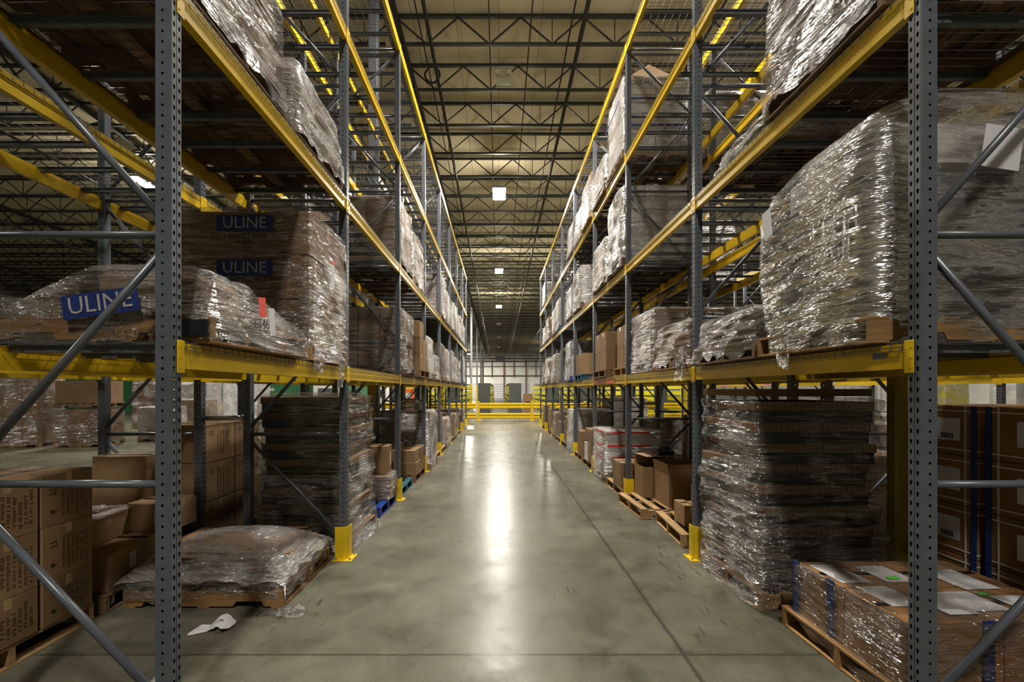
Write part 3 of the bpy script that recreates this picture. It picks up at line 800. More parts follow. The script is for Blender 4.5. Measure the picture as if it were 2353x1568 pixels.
# floor bays
loose(LA,2,0,1,[(0.0,0.0,0.45,0.48,0.24,0,'kraft'),(0.0,0.5,0.45,0.5,0.24,0,'kraft'),(0.02,0.02,0.45,0.45,0.22,0.245,'kraft'),(0.0,0.5,0.42,0.48,0.22,0.245,'kraft'),(0.5,0.0,0.5,0.9,0.46,0,'kraft_d')],pm='wood_d')
tag(ob('pallet', pal(1.1,1.0,'teal',True), None, (-XL-0.56, yk(2)+0.65, 0)), 'empty teal plastic pallet between low cartons and the blue pallet', 'pallet', 'open pallets on the racks')
load(LA,3,0,0,1.28,'F_milk','kraft_d',(2,2,3),word='dark cartons topped with a bag',ov=0.1,amp=0.02)
loose(LA,3,0,1,[(0.1,0.0,0.45,0.45,0.35,0,'kraft_d'),(0.55,0.1,0.45,0.7,0.5,0,'kraft_d')],pm='wood')
loose(LA,4,0,0,[(0.05,0.0,0.4,0.45,0.42,0,'kraft'),(0.05,0.1,0.35,0.5,0.55,0.425,'kraft'),(0.5,0.0,0.45,0.9,1.0,0,'kraft_d')],pm='wood')
load(LA,4,0,1,0.9,'F_milk','kraft',(2,2,3),word='mixed cartons')
loose(LA,5,0,0,[(0.05,0.05,0.4,0.8,0.4,0,'kraft_d'),(0.05,0.05,0.4,0.5,0.35,0.405,'kraft')],pm='wood_d')
load(LA,5,0,1,0.9,'F_mid','kraft',(2,2,2),word='brown cartons')
loose(LA,6,0,0,[(0.05,0.05,0.5,0.8,0.7,0,'kraft')],pm='wood_d')
load(LA,7,0,0,0.9,'F_mid','kraft_d',(2,2,2),word='dark cartons')
# right floor
loose(RA,2,0,0,[(0.0,0.05,0.22,0.45,0.42,0,'kraft'),(0.25,0.0,0.5,0.5,0.42,0,'kraft'),(0.1,0.55,0.6,0.4,0.3,0,'kraft_d')],pm='wood',ov=0.05)
rl_ = load(RA,2,0,1,0.98,'F_mid','white_k',(2,2,4),word='red striped white cartons',pm='wood_d',ov=0.05,amp=0.02)
for zz_ in (.45,.68,.93):
    mb = MB(); mb.box(-.575,-.572,-.5,.1,zz_,zz_+.035); mb.box(-.5,.3,-.532,-.529,zz_,zz_+.035); mb.build('red_stripe','red',rl_)
loose(RA,3,0,0,[(0.0,0.0,0.3,0.4,0.45,0,'kraft'),(0.0,0.45,0.28,0.35,0.40,0,'white_k'),(0.0,0.0,0.7,0.7,0.28,0.46,'kraft'),(0.35,0.0,0.6,0.6,0.45,0,'kraft_d')],pm='wood_d')
loose(RA,3,0,1,[(0.0,0.0,0.5,0.5,0.6,0,'kraft_d')],pm='wood')
load(RA,4,0,0,1.2,'F_milk','white_k',(2,2,3),word='white cartons',pm='teal')
loose(RA,4,0,1,[(0.05,0.0,0.4,0.8,0.4,0,'kraft'),(0.05,0.05,0.4,0.6,0.4,0.405,'kraft_d')],pm='wood_d')
loose(RA,5,0,0,[(0.05,0.0,0.5,0.8,0.55,0,'kraft')],pm='wood_d')
load(RA,5,0,1,0.95,'F_clear','kraft',(2,2,2),word='brown cartons')
loose(RA,6,0,0,[(0.0,0.0,0.25,0.8,0.9,0,'kraft'),(0.3,0.0,0.25,0.8,0.8,0,'kraft_d')],pm='wood_d')
loose(RA,7,0,0,[(0.0,0.0,0.2,0.9,0.95,0,'kraft'),(0.25,0.0,0.2,0.9,0.85,0,'kraft')],pm='wood_d')
# outer right rack
load(RO,2,1,0,1.1,'F_mid','kraft_g',(2,2,4),word='tan cartons')
load(RO,1,1,1,0.9,'F_mid','kraft_g',(2,2,3),word='tan cartons')
load(RO,3,2,0,1.1,'F_milk','white_k',(2,2,3),word='pale cartons')
load(RO,2,2,1,1.2,'F_milk','kraft_g',(2,2,3),word='stacked cartons')
load(RO,4,2,1,1.0,'F_milk','white_k',(2,2,3),word='pale cartons')
load(RO,2,3,0,1.1,'F_milk','kraft_g',(2,2,3),word='stacked cartons')
load(RO,4,3,0,1.1,'F_milk','white_k',(2,2,3),word='pale cartons')
load(RO,1,0,0,1.05,'F_clear','kraft_d',(2,2,3),word='dark cartons')
load(RO,1,0,1,0.9,'F_clear','kraft_d',(2,2,2),word='dark cartons')
load(RO,2,0,0,1.3,'F_mid','kraft_d',(2,2,3),word='dark cartons')
load(RO,3,0,0,1.1,'F_clear','kraft_d',(2,2,3),word='dark cartons')
load(RO,4,0,1,1.5,'F_milk','kraft_g',(2,2,4),word='tall cartons')
load(RF,2,1,0,1.0,'F_mid','kraft_g',(2,2,3),word='stacked cartons')
load(RF,3,1,1,1.1,'F_milk','white_k',(2,2,3),word='pale cartons')
load(RF,2,2,1,1.1,'F_milk','kraft_g',(2,2,3),word='stacked cartons')
load(RF,4,2,0,1.0,'F_milk','white_k',(2,2,3),word='pale cartons')
load(RF,3,0,0,1.0,'F_mid','kraft_g',(2,2,3),word='stacked cartons')
load(RF,1,0,1,1.2,'F_mid','kraft',(2,2,3),word='brown cartons')

# ------------------------------------------------------------------ the near, hand-built loads
def decal(txt, size, mat, face, loc, parent, ry=0.0, name='lettering'):
    o = ob(name, text_mesh(txt, size, mat), parent, loc)
    R = Euler(FACE[face]).to_matrix() @ Matrix.Rotation(ry, 3, 'Z')
    o.rotation_euler = R.to_euler(); return o
def plate(w, h, mat, face, loc, parent, name, roll=0.0, t=0.0006):
    mb = MB(); mb.box(-w/2,w/2,-h/2,h/2,0,t); o = ob(name, mb.mesh(name, mat), parent, loc)
    o.rotation_euler = (Euler(FACE[face]).to_matrix() @ Matrix.Rotation(roll,3,'Z')).to_euler(); return o

# A. big ULINE carton block, left rack first level
zz = LV[1]+0.015
t = thing('wrapped_pallet_load','tall brown wrapped block with blue printed panels on left rack first level','pallet load',(-2.12,4.17,zz),0,'wrapped pallet loads on the racks')
ob('pallet', pal(1.12,0.9,'orange_w'), t)
for a in range(2):
    for c in range(3):
        ob('carton', carton_mesh(0.53,0.86,0.365,'kraft_d'), t, (-0.268+0.537*a,0,0.142+0.37*c))
for c, z in enumerate((1.13,0.76)):
    plate(0.46,0.135,'ink_b','-Y',(0.02,-0.468,z),t,'printed_panel')
    decal('ULINE',0.135,'letter','-Y',(0.02,-0.471,z),t)
    decal('1-800-295-5510',0.055,'ink','-Y',(0.02,-0.468,z-0.105),t)
    decal('uline.com',0.045,'ink','-Y',(0.02,-0.468,z-0.15),t)
prof = [(0.03,.555,.45,0,0),(0.2,.55,.448,0,0),(0.7,.552,.45,0,0),(1.2,.55,.448,0,0),(1.28,.548,.445,0,0)]
ob('stretch_wrap', film_mesh(prof,'F_clear',0.035,0.010,4.4,110,90,0.09,True,0.01), t)
ob('stretch_wrap', film_mesh([(0.1,.56,.452,0,0),(0.9,.562,.455,0,0)],'F_clear',0.035,0.012,8.4,110,60,0.02,False), t)
plate(0.075,0.22,'paper','+X',(0.585,-0.02,0.80),t,'shipping_label'); plate(0.075,0.03,'red','+X',(0.5865,-0.02,0.93),t,'red_label_strip')
plate(0.05,0.07,'paper','+X',(0.585,0.32,1.08),t,'shipping_label')
# torn tail of film
def scrap(name, loc, w, l, h, seed, mat='F_milk', lab=None, cat='plastic film', rz=0, parent=None, vertical=False):
    def zf(x, y):
        e = max(0, 1-((x/(w/2))**2+(y/(l/2))**2))
        return h*(e**.5)*(0.55+0.9*nz(x*16+seed,y*16,1)+0.4*nz(x*40,y*40+seed,2))+0.004
    def edge(x,y,u,v):
        a = 1+0.25*nz(x*9+seed,y*9,5); return x*a, y*a
    me = drape_mesh(-w/2,w/2,-l/2,l/2,lambda x,y: max(0.003,zf(x,y)),mat,26,26,name,edge)
    o = ob(name, me, parent, loc, rz)
    if vertical: o.rotation_euler = (PI/2,0,PI/2)
    if lab: tag(o, lab, cat)
    return o
scrap('film_tail',(0.60,0.12,-0.06),0.14,0.34,0.05,3,parent=t,vertical=True)
scrap('film_tail',(0.58,-0.35,0.0),0.18,0.2,0.05,5,parent=t,vertical=True)

# B. tented film load in front of it
t = thing('wrapped_pallet_load','low pallet of brown rolls under tented clear film printed with blue panel','pallet load',(-2.12,2.93,zz),0,'wrapped pallet loads on the racks')
ob('pallet', pal(1.22,1.14,'orange_w'), t)
mb = MB()
for i,(xx,yy,ww,ll,h_) in enumerate(((0.08,-0.30,0.28,0.44,0.26),(0.36,-0.30,0.26,0.44,0.25),(0.10,0.12,0.3,0.32,0.13),(0.40,0.1,0.26,0.30,0.12))):
    mb.bbox(xx-ww/2,xx+ww/2,yy-ll/2,yy+ll/2,0.142,0.142+h_,0.04)
mb.build('brown_roll','kraft_d',t)
def zB(x, y):
    # ridge over the rolls, falling to the left and to the far aisle corner
    gx = max(0.0, 1-max(0,(-0.08-x))/0.62)
    gy = 1-max(0,(y+0.15))/0.72*0.80
    e = max(0.0, (x-0.40)/0.20)
    base = 0.15+0.28*gx**1.15*max(0,gy)*(1-0.25*min(1,e)**2)
    ey = max(0.0,(-0.50-y)/0.10); base = base - ey*0.28
    ed = max(0.0,(x-0.575)/0.05); base -= ed*0.3
    ef = max(0.0,(y-0.52)/0.1); base -= ef*0.2
    return max(0.02, base + 0.012*nz(x*7,y*12,1)+0.02*max(0,nz(x*5+y*9,y*3,4)))
ob('stretch_wrap', drape_mesh(-0.75,0.63,-0.60,0.62,zB,'F_mid',110,110), t)
ob('stretch_wrap', film_mesh([(0.02,.62,.58,0,0),(0.14,.615,.575,0,0),(0.24,.60,.56,0,0)],'F_clear',0.05,0.025,6.2,110,14,0.10,False), t)
plate(0.40,0.125,'ink_b','-Y',(0.06,-0.612,0.20),t,'printed_panel',0.14)
decal('ULINE',0.125,'letter','-Y',(0.06,-0.615,0.20),t,0.14)
decal('1-800-295-5510',0.048,'ink','-Y',(0.10,-0.614,0.10),t,0.08)
decal('uline.com',0.04,'ink','-Y',(0.06,-0.614,0.06),t,0.05)
plate(0.085,0.12,'red','+X',(0.640,-0.12,0.27),t,'red_sticker',0.15)
plate(0.07,0.17,'paper','+X',(0.640,0.0,0.20),t,'shipping_label',0.12)
decal('6746',0.09,'ink','+X',(0.642,-0.13,0.16),t,0.1)
mb = MB(); mb.bbox(0.42,0.60,-0.60,-0.575,0.03,0.12,0.004); mb.build('black_corner_cap','black_p',t)

# C. flat wrapped scrap pile on pallet, left floor
t = thing('wrapped_sheet_load','flat heap of scrap board under crumpled film on floor pallet, left foreground','pallet load',(-2.37,4.09,0),0,'wrapped loads of flattened board')
ob('pallet', pal(1.28,1.0,'orange_w'), t)
rd = random.Random(5); mb = MB()
for i in range(26):
    a = i/26; st = len(mb.v); ww = 0.62-0.28*a*rd.random()-.03; ll = 0.47-0.2*a*rd.random()-.02
    mb.bbox(-ww,ww,-ll,ll,0,0.008,0.002)
    mb.xf(st, Matrix.Translation((rd.uniform(-.04,.06),rd.uniform(-.04,.04),0.145+0.24*a)) @ Matrix.Rotation(rd.uniform(-.25,.25)*a,4,'Z') @ Matrix.Rotation(rd.uniform(-.12,.12)*a,4,'Y'))
mb.build('board_pile','kraft',t)
def zC(x, y):
    e = max(0.0, 1-(abs(x)/0.70)**2.4)**.6*max(0.0,1-(abs(y)/0.56)**2.6)**.6
    d = 0.19+0.27*e + 0.014*nz(x*2,y*9,2)+0.022*max(0,nz(x*1.5+y*5,y*12,6))+0.006*nz(x*9,y*16,9)
    return d - (0.14 if e < 0.02 else 0)
ob('stretch_wrap', drape_mesh(-0.70,0.68,-0.55,0.55,zC,'F_milk',120,100,edge=lambda x,y,u,v:(x*(1+.05*nz(y*6,x*6,2)),y*(1+.05*nz(y*6,x*6,7)))), t)
ob('stretch_wrap', film_mesh([(0.10,.63,.49,0,0),(0.2,.64,.51,0,0),(0.3,.60,.47,0,0)],'F_mid',0.08,0.03,9.1,110,12,0.06,False), t)
scrap('film_scrap',(-1.66,3.52,0.0),0.30,0.16,0.07,2.2,'F_mid','loose crumpled clear film beside pallet corner on left floor')
# torn white paper cup-like scrap
def zpaper(x,y): return 0.004+0.05*max(0,math.sin(x*22+1.0))*(0.6+0.8*y)+0.03*max(0,nz(x*8,y*8,3))+0.10*max(0,x-0.02)**1.0
me = drape_mesh(-0.12,0.12,-0.07,0.07,zpaper,'paper',24,16,'paper_scrap',lambda x,y,u,v:(x*(1+.5*nz(y*9,2,x*5)),y*(1+.8*nz(x*9,1,4))+(0.03 if abs(u-.62)<.08 and v<.5 else 0)))
tag(ob('paper_scrap', me, None, P(497,1455,3.3)[:2]+(0.001,), 0.3), 'torn curled white paper lying on the floor before left pallet','paper scrap')

# D. sheet stacks (left bay two floor, right bay one floor)
def tray_stack(label, x0, x1, y0, y1, h, n, seed, film):
    cx, cy = (x0+x1)/2, (y0+y1)/2; w, l = (x1-x0), (y1-y0)
    t = thing('wrapped_tray_stack', label, 'pallet load', (cx,cy,0), 0, 'tall film wrapped stacks of board trays')
    ob('pallet', pal(w, l, 'orange_w'), t)
    rd = random.Random(seed); z = 0.142; ch = (h-0.142)/n; offs = []
    for i in range(n):
        ox, oy = rd.uniform(-.04,.035), rd.uniform(-.035,.035); rz = rd.uniform(-.05,.05)
        tr = ob('board_tray', None, t, (ox,oy,z), rz)
        ww, ll = w/2-0.05, l/2-0.05
        mb = MB(); mb.bbox(-ww,ww,-ll,ll,ch*0.55,ch*0.98,0.004)
        bpy.data.objects.remove(tr)
        tr = mb.build('board_tray', 'tick', t, (ox,oy,z), rz)
        mb = MB(); mb.box(-ww+.012,ww-.012,-ll+.012,ll-.012,0,ch*0.56); mb.build('black_band','black_b',tr)
        offs.append((ox,oy)); z += ch
    prof = []
    for i in range(n*2+1):
        q = i/(n*2); ox, oy = offs[min(n-1,i//2)]
        pin = -0.012 if i % 2 else 0.022
        prof.append((0.03+(h-0.02)*q, w/2-0.02+pin*rd.uniform(.4,1.2), l/2-0.02+pin*rd.uniform(.4,1.2), ox*.8, oy*.8))
    ob('stretch_wrap', film_mesh(prof, film, 0.03, 0.020, seed*1.3, 130, 110, 0.05, True, 0.03, 1.0), t)
    ob('stretch_wrap', film_mesh([(0.03,w/2+.02,l/2+.02,0,0),(0.25,w/2+.0,l/2+.0,0,0),(h*0.5,w/2-.01,l/2-.01,0,0)], 'F_clear', 0.03, 0.03, seed*2.3, 110, 40, 0.05, False, 0, 1.5), t)
    return t
tray_stack('tall wrapped stack of brown and black trays on floor, left rack second bay', -2.62,-1.60,4.83,5.82,1.68,9,3,'F_clear')
tray_stack('tall wrapped stack of brown and black trays on floor, right rack first bay', 2.05,3.08,3.54,4.54,1.66,9,11,'F_clear')
scrap('film_scrap',(-1.60,5.55,0.0),0.14,0.7,0.10,7.2,'F_mid','loose film skirt trailing beside the left tray stack','plastic film')
# carton sheet standing on top of right tray stack
mb = MB(); mb.bbox(-0.5,0.5,-0.42,0.42,0,0.06,0.004)
tag(mb.build('board_tray','kraft_d',None,(2.57,4.1,1.70),0.05),'thin brown board tray lying on top of the right tray stack','board tray')

# E. huge silver load, right rack first level
t = thing('wrapped_pallet_load','huge rounded load in silvery film filling near right rack first level','pallet load',(2.57,2.89,zz),0,'wrapped pallet loads on the racks')
ob('pallet', pal(1.2,1.05,'orange_w'), t)
mb = MB()
mb.bbox(-.54,.54,-.46,.46,0.142,0.95,0.03); mb.build('grey_crate','grey_box',t)
mb = MB()
mb.bbox(-.45,.5,-.42,.42,0.955,1.25,0.05); mb.build('pale_bundle','white_k',t)
for i in range(5):
    mb = MB(); mb.bar((-0.565,-0.06-0.085*i,0.2),(-0.565,-0.06-0.085*i,0.78),0.026,12); mb.build('black_tube','black_p' if i%2==0 else 'steel',t,smooth=True)
prof = [(0.01,.59,.515,0,0),(0.16,.60,.525,0,0),(0.55,.625,.545,0,0),(0.95,.62,.53,0,0),(1.15,.59,.50,0.02,-0.01),(1.32,.50,.42,0.06,-0.04),(1.46,.34,.30,0.12,-0.08),(1.50,.2,.2,0.14,-0.1)]
ob('stretch_wrap', film_mesh(prof,'F_silver',0.16,0.014,2.9,140,110,0.03,True,0.02,1.0), t)
plate(0.10,0.20,'paper','-X',(-0.66,0.30,0.93),t,'shipping_label',0.15)
plate(0.20,0.22,'paper','-Y',(0.02,-0.585,1.0),t,'shipping_label',-0.15)
scrap('film_tail',(-0.62,0.2,0.05),0.12,0.3,0.05,13,parent=t,vertical=True)

# F. low block with blue corner boards, right foreground floor
t = thing('wrapped_pallet_load','low brown wrapped block with blue corner boards, right foreground floor','pallet load',(2.72,2.84,0),0.02,'wrapped pallet loads on the racks')
ob('pallet', pal(1.18,1.06,'orange_w'), t)
for a in range(2):
    for b in range(2):
        ob('carton', carton_mesh(0.54,0.42,0.36,'orange_k'), t, (-.275+.55*a, -.215+.43*b, 0.142))
for (xx,yy) in ((-.552,.10),(-.552,.425),(-0.10,-.435)):
    mb = MB(); mb.bbox(-.006,.006,-.03,.03,0,0.37,.002)
    o = mb.build('corner_board','blue_c',t,(xx,yy,0.142), 0 if yy > -.4 else PI/2)
for i,(xx,yy,ww,ll) in enumerate(((-.40,.22,.2,.30),(-.36,-.12,.2,.26),(-.1,.2,.2,.26),(0.0,-.2,.34,.24),(0.3,.1,.24,.3),(.33,-.26,.2,.24),(-.15,-.3,.18,.12))):
    mb = MB(); mb.box(-ww/2,ww/2,-ll/2,ll/2,0,0.001); mb.build('shipping_label','paper',t,(xx,yy,0.5035+0.0012*i),0.03)
for (xx,yy) in ((-.12,.12),(0.22,-.12)):
    mb = MB(); mb.box(-.035,.035,-.02,.02,0,0.0006); mb.build('green_sticker','green_s',t,(xx,yy,0.513),0.0)
ob('stretch_wrap', film_mesh([(0.08,.565,.45,0,0),(0.3,.57,.452,0,0),(0.5,.562,.445,0,0)],'F_clear',0.03,0.014,5.5,130,40,0.05,True,0.016,2.0), t)

# G. labelled cartons, outer right rack floor
g = 0
cx0 = 3.44
tag(ob('pallet', pal(1.1,1.2,'wood_d'), None, (cx0+0.55,3.10,0)), 'aged pallet below strapped labelled cartons, right edge of the picture', 'pallet', 'open pallets on the racks')
for c in range(4):
    for b in range(2):
        yy = 3.18+0.16*0+ (0.05 if b else -0.55) + 0.25
        row = ['bottom','second','third','top'][c]; colw = 'near' if b == 0 else 'far'
        o = thing('strapped_carton', f'strapped brown carton with white label, {row} of the {colw} column, outer right rack', 'carton', (cx0+0.46, 2.90+0.60*b, 0.142+0.374*c), 0.0, 'strapped cartons with blue corner boards')
        ob('carton_body', carton_mesh(0.9,0.54,0.368,'orange_k',False), o)
        plate(0.20 if b else 0.26,0.17,'paper','-X',(-.4525,-0.05,0.19),o,'shipping_label',0.0)
        mb = MB()
        for q in range(11): mb.box(-.455,-.4535,-.1+0.009*q,-.1+0.009*q+(.003 if q%3 else .006),.12,.16)
        mb.build('barcode','ink',o)
        for z in (0.04,0.33):
            mb = MB(); mb.box(-.456,-.4515,-.272,.272,z-.005,z+.005); mb.box(-.45,.45,-.2722,-.2705,z-.005,z+.005); mb.build('strap','strap',o)
        for y_ in (-.19,.19):
            mb = MB(); mb.box(-.4568,-.4525,y_-.005,y_+.005,0,.369); mb.build('strap','strap',o)
        mb = MB(); yq = .27 if b == 0 else -.27
        mb.box(-.46,-.452,min(yq,yq*0.86),max(yq,yq*.86),0.0,.368); mb.build('corner_board','blue_c',o)

def print_rows(o, x, ys, za, zb_, size, rr):
    for y_ in ys:
        mb = MB(); z_ = za + rr.uniform(0, .05)
        while z_ < zb_ - rr.uniform(0, .08):
            d = size*rr.uniform(.35, .75)
            mb.box(x, x+.0006, y_-size*.5, y_-size*.5+size*.16, z_, z_+d*.8)
            mb.box(x, x+.0006, y_-size*.5, y_+size*rr.uniform(.1,.5), z_, z_+size*.16)
            if rr.random() < .5: mb.box(x, x+.0006, y_+size*.1, y_+size*.3, z_, z_+d*.8)
            z_ += d + size*(.15 if rr.random() < .8 else .7)
        mb.build('printed_line', 'print', o)
# H. cartons at left foreground (outer left rack, first bay floor)
tag(ob('pallet', pal(1.1,1.14,'wood'), None, (-3.62,2.83,0)), 'pallet under the stacked printed cartons at the left edge', 'pallet', 'open pallets on the racks')
CR = [0.30,0.37,0.36]
z = 0.142
for c in range(3):
    for b, (ya, yb) in enumerate(((2.27,2.60),(2.61,2.99),(3.0,3.39))):
        for a in range(2):
            row = ['bottom','middle','top'][c]; colw = ['nearest','middle','farthest'][b]; side = 'aisle side' if a == 0 else 'rear side'
            o = thing('printed_carton', f'brown carton with upright arrow marks, {row} layer, {colw} on {side}, left edge', 'carton', (-3.06-0.26-0.53*a,(ya+yb)/2,z), 0, 'printed cartons at the left edge')
            o.rotation_euler.z = random.Random(c*3+b).uniform(-.012,.012)
            h_ = CR[c]; ob('carton_body', carton_mesh(0.51,yb-ya-.01,h_-.004,'kraft'), o)
            if a == 0:
                wd = (yb-ya)/2-.01
                mb = MB(); xx = .2562
                for q in range(2): mb.box(xx,xx+.0006,-wd+.05,-wd+.09,h_*.62+q*.028,h_*.62+q*.028+.006)
                mb.box(xx,xx+.0006,-wd+.092,-wd+.097,h_*.60,h_*.62+.045)
                mb.build('arrow_mark','print',o)
                mb = MB(); rr = random.Random(c+b*5)
                mb.bar((xx,-wd+.07,h_*.28),(xx+.0006,-wd+.07,h_*.28),.016,7); mb.box(xx,xx+.0006,-wd+.055,-wd+.1,h_*.28-.003,h_*.28+.003)
                mb.build('glass_mark','print',o)
                print_rows(o, xx, [-wd+.15+.034*q for q in range(6)], h_*.12, h_*.88, .022, rr)
    z += CR[c]
# long cartons behind them
for i,(x_,y_,w_,l_,h_,z_,rz,lab) in enumerate(((-3.42,3.98,0.62,0.9,0.30,0.142,0.05,'long tan carton with white labels behind the printed stack, left'),(-3.50,3.85,0.5,0.6,0.22,0.444,0.1,'long carton topped with shiny film and papers, left'),(-3.16,4.38,0.4,0.36,0.26,0.142+0.30,-.05,'small tan carton with white label behind the scrap heap'))):
    if i == 2: x_, y_, z_ = -3.22,4.30,0.445
    if i == 1: x_ = -3.62; z_=0.445
    o = thing('long_carton', lab, 'carton', (x_,y_,z_), rz, 'long cartons at the left')
    ob('carton_body', carton_mesh(w_,l_,h_,'kraft'), o)
    if i != 1: plate(0.07,0.13,'paper','-Y' if i==2 else '+X',(0.1,-l_/2-.002,h_*.5) if i==2 else (w_/2+.002,-.2,h_*.6),o,'shipping_label')
    else:
        ob('stretch_wrap', drape_mesh(-.27,.27,-.32,.32,lambda x,y:.232+.014*nz(x*18,y*10,2)+.012*max(0,nz(x*30,y*12,1)),'F_milk',50,50), o)
        plate(0.16,0.10,'paper','+Z',(0.05,0.05,.25),o,'packing_slip',0.4)
tag(ob('pallet', pal(1.1,1.0,'wood_d'), None, (-3.62,4.0,0)), 'aged pallet below the long cartons at left', 'pallet', 'open pallets on the racks')
# tall printed cartons, outer left rack second bay
tag(ob('pallet', pal(1.1,1.1,'wood_d'), None, (-3.64,5.27,0)), 'aged pallet below tall printed cartons, outer left rack', 'pallet', 'open pallets on the racks')
for c in range(3):
    for a in range(2):
        for b in range(2):
            if c == 2 and a == 1: continue
            row = ['bottom','middle','top'][c]
            o = thing('printed_carton', f'dim brown printed carton, {row} layer, {["aisle","rear"][a]} side, {["near","far"][b]} end, second bay outer left', 'carton', (-3.36-.53*a,5.0+.53*b,.142+.415*c),0,'printed cartons in outer left rack second bay')
            ob('carton_body', carton_mesh(.52,.52,.41,'kraft'), o)
            if a == 0:
                mb = MB()
                for q in range(2): mb.box(.2612,.2618,-.2,-.15,.3+q*.03,.307+q*.03)
                mb.box(.2612,.2618,-.148,-.143,.28,.35); mb.build('arrow_mark','print',o)
                rr = random.Random(c+b*5)
                print_rows(o, .2612, [-.05+.05*q for q in range(5)], .06, .37, .024, rr)
for i,(x_,y_,z_,w_,h_) in enumerate(((-3.75,4.35,0.142+.0,0.0,0),)): pass
o = thing('printed_carton','single raised brown carton beside the first outer left frame','carton',(-3.72,4.49,0.142),0.04,'printed cartons in outer left rack second bay')
ob('carton_body', carton_mesh(.5,.22,.96,'kraft'), o)

# I. blue pallet with open carton, left second bay
bp_ = (-2.2,6.62,0)
tag(ob('pallet', pal(1.16,1.0,'blue',True), None, bp_), 'bright blue plastic pallet under cartons by the left aisle', 'pallet', 'open pallets on the racks')
def open_carton(name, label, loc, w, l, h, flap, rz, board='kraft', stick=True, flaps=(1,1,1,1)):
    o = thing(name, label, 'carton', loc, rz, 'open topped cartons')
    e = .006; mb = MB()
    mb.box(-w/2,w/2,-l/2,-l/2+e,0,h); mb.box(-w/2,w/2,l/2-e,l/2,0,h); mb.box(-w/2,-w/2+e,-l/2+e,l/2-e,0,h); mb.box(w/2-e,w/2,-l/2+e,l/2-e,0,h); mb.box(-w/2+e,w/2-e,-l/2+e,l/2-e,0,e)
    mb.build('carton_body', board, o)
    for i,(a,b_,ang) in enumerate((((-w/2,-l/2),(w/2,-l/2),.10),((w/2,-l/2),(w/2,l/2),.25),((w/2,l/2),(-w/2,l/2),.1),((-w/2,l/2),(-w/2,-l/2),.14))):
        if not flaps[i]: continue
        a = Vector((*a,h+.001)); b_ = Vector((*b_,h+.001)); d = (b_-a).normalized(); out = Vector((d.y,-d.x,0))
        up = Vector((0,0,1))*math.cos(ang)+out*math.sin(ang)
        mb = MB(); n_ = up.cross(d).normalized()*.005
        c_ = [a,b_,b_+up*flap,a+up*flap]
        mb.add([*c_,*[q+n_ for q in c_]],[(0,1,2,3),(4,7,6,5),(0,4,5,1),(1,5,6,2),(2,6,7,3),(3,7,4,0)]); mb.build('flap', board, o)
    return o
o = open_carton('open_carton','tall open carton standing on lower carton over the blue pallet',(-2.13,6.45,.142+.36),.44,.42,.40,.2,0.03)
plate(.1,.2,'paper','+X',(.2225,.08,.2),o,'shipping_label')
for lab,(x_,y_,w_,l_,h_,z_) in (('lower brown carton below the tall open carton, blue pallet',(-2.1,6.42,.5,.5,.35,0.142)),('taped carton with film at the blue pallet outer corner',(-1.82,6.82,.42,.50,.34,0.142)),('upright tan carton beside open carton above the blue pallet',(-1.82,6.85,.3,.3,.42,0.49)),('dark carton at the back of the blue pallet',(-2.5,6.6,.36,.8,.5,0.142))):
    o = thing('carton', lab, 'carton', (x_,y_,z_), .02, 'cartons over the blue pallet'); ob('carton_body', carton_mesh(w_,l_,h_,'kraft' if 'dark' not in lab else 'kraft_d'), o)
    if 'upright' in lab: plate(.07,.2,'paper','+X',(w_/2+.002,.05,h_*.5),o,'shipping_label')
    if 'film' in lab: ob('stretch_wrap', film_mesh([(0.0,w_/2+.01,l_/2+.01,0,0),(h_+.01,w_/2+.01,l_/2+.01,0,0)],'F_mid',.03,.012,3.3,60,16,.03), o)

# J. right second bay: pallets, open carton, small cartons
p1 = thing('pallet','empty-looking pale pallet set skew beside the second right post','pallet',(2.66,5.45,0),-.06,'open pallets on the racks')
ob('planks', pal(1.2,1.0,'wood'), p1)
p2 = thing('pallet','pale pallet jutting into the aisle under the open brown carton','pallet',(2.50,6.58,0),.05,'open pallets on the racks')
ob('planks', pal(1.2,1.0,'wood'), p2)
open_carton('open_carton','large open brown carton on the jutting pallet, right aisle side',(2.64,6.38,.143),.66,.52,.44,.15,0.04)
open_carton('open_carton','second open carton behind the large open carton, right',(2.40,6.89,.143),.5,.4,.46,.12,0.02,flaps=(0,1,1,0))
for lab,(x_,y_,w_,l_,h_,z_,bd) in (('small tan carton with paper slip on the skew pallet',(2.42,5.30,.3,.24,.27,.143,'kraft')),('small carton perched on top over the skew pallet',(2.44,5.30,.24,.22,.20,.415,'kraft')),('narrow brown carton at the aisle edge of the skew pallet',(2.24,5.42,.12,.3,.25,.143,'kraft')),('tan carton at rear of the skew pallet',(2.85,5.45,.36,.5,.3,.143,'kraft'))):
    o = thing('carton', lab, 'carton', (x_,y_,z_), .02, 'cartons over the skew pallet'); ob('carton_body', carton_mesh(w_,l_,h_,bd), o)
    if 'slip' in lab: plate(.14,.2,'paper','-Y',(0,-l_/2-.002,h_*.5),o,'shipping_label')
mb = MB(); mb.bbox(-.14,.14,-.1,.1,0,.06,.01); mb.bar((-.08,0,.06),(-.02,0,.12),.03,10); mb.bar((.06,0,.03),(.06,0,.13),.045,12)
tag(mb.build('black_tool','black_p',None,(2.52,6.89,.765),0.3), 'black tool lying over the second open carton, right','tool')
tag(MB().box(-.3,.3,-.22,.22,0,.004).build('board_sheet','kraft',None,(2.46,6.89,.7585),.1),'flat board sheet carrying the black tool, right','board sheet')

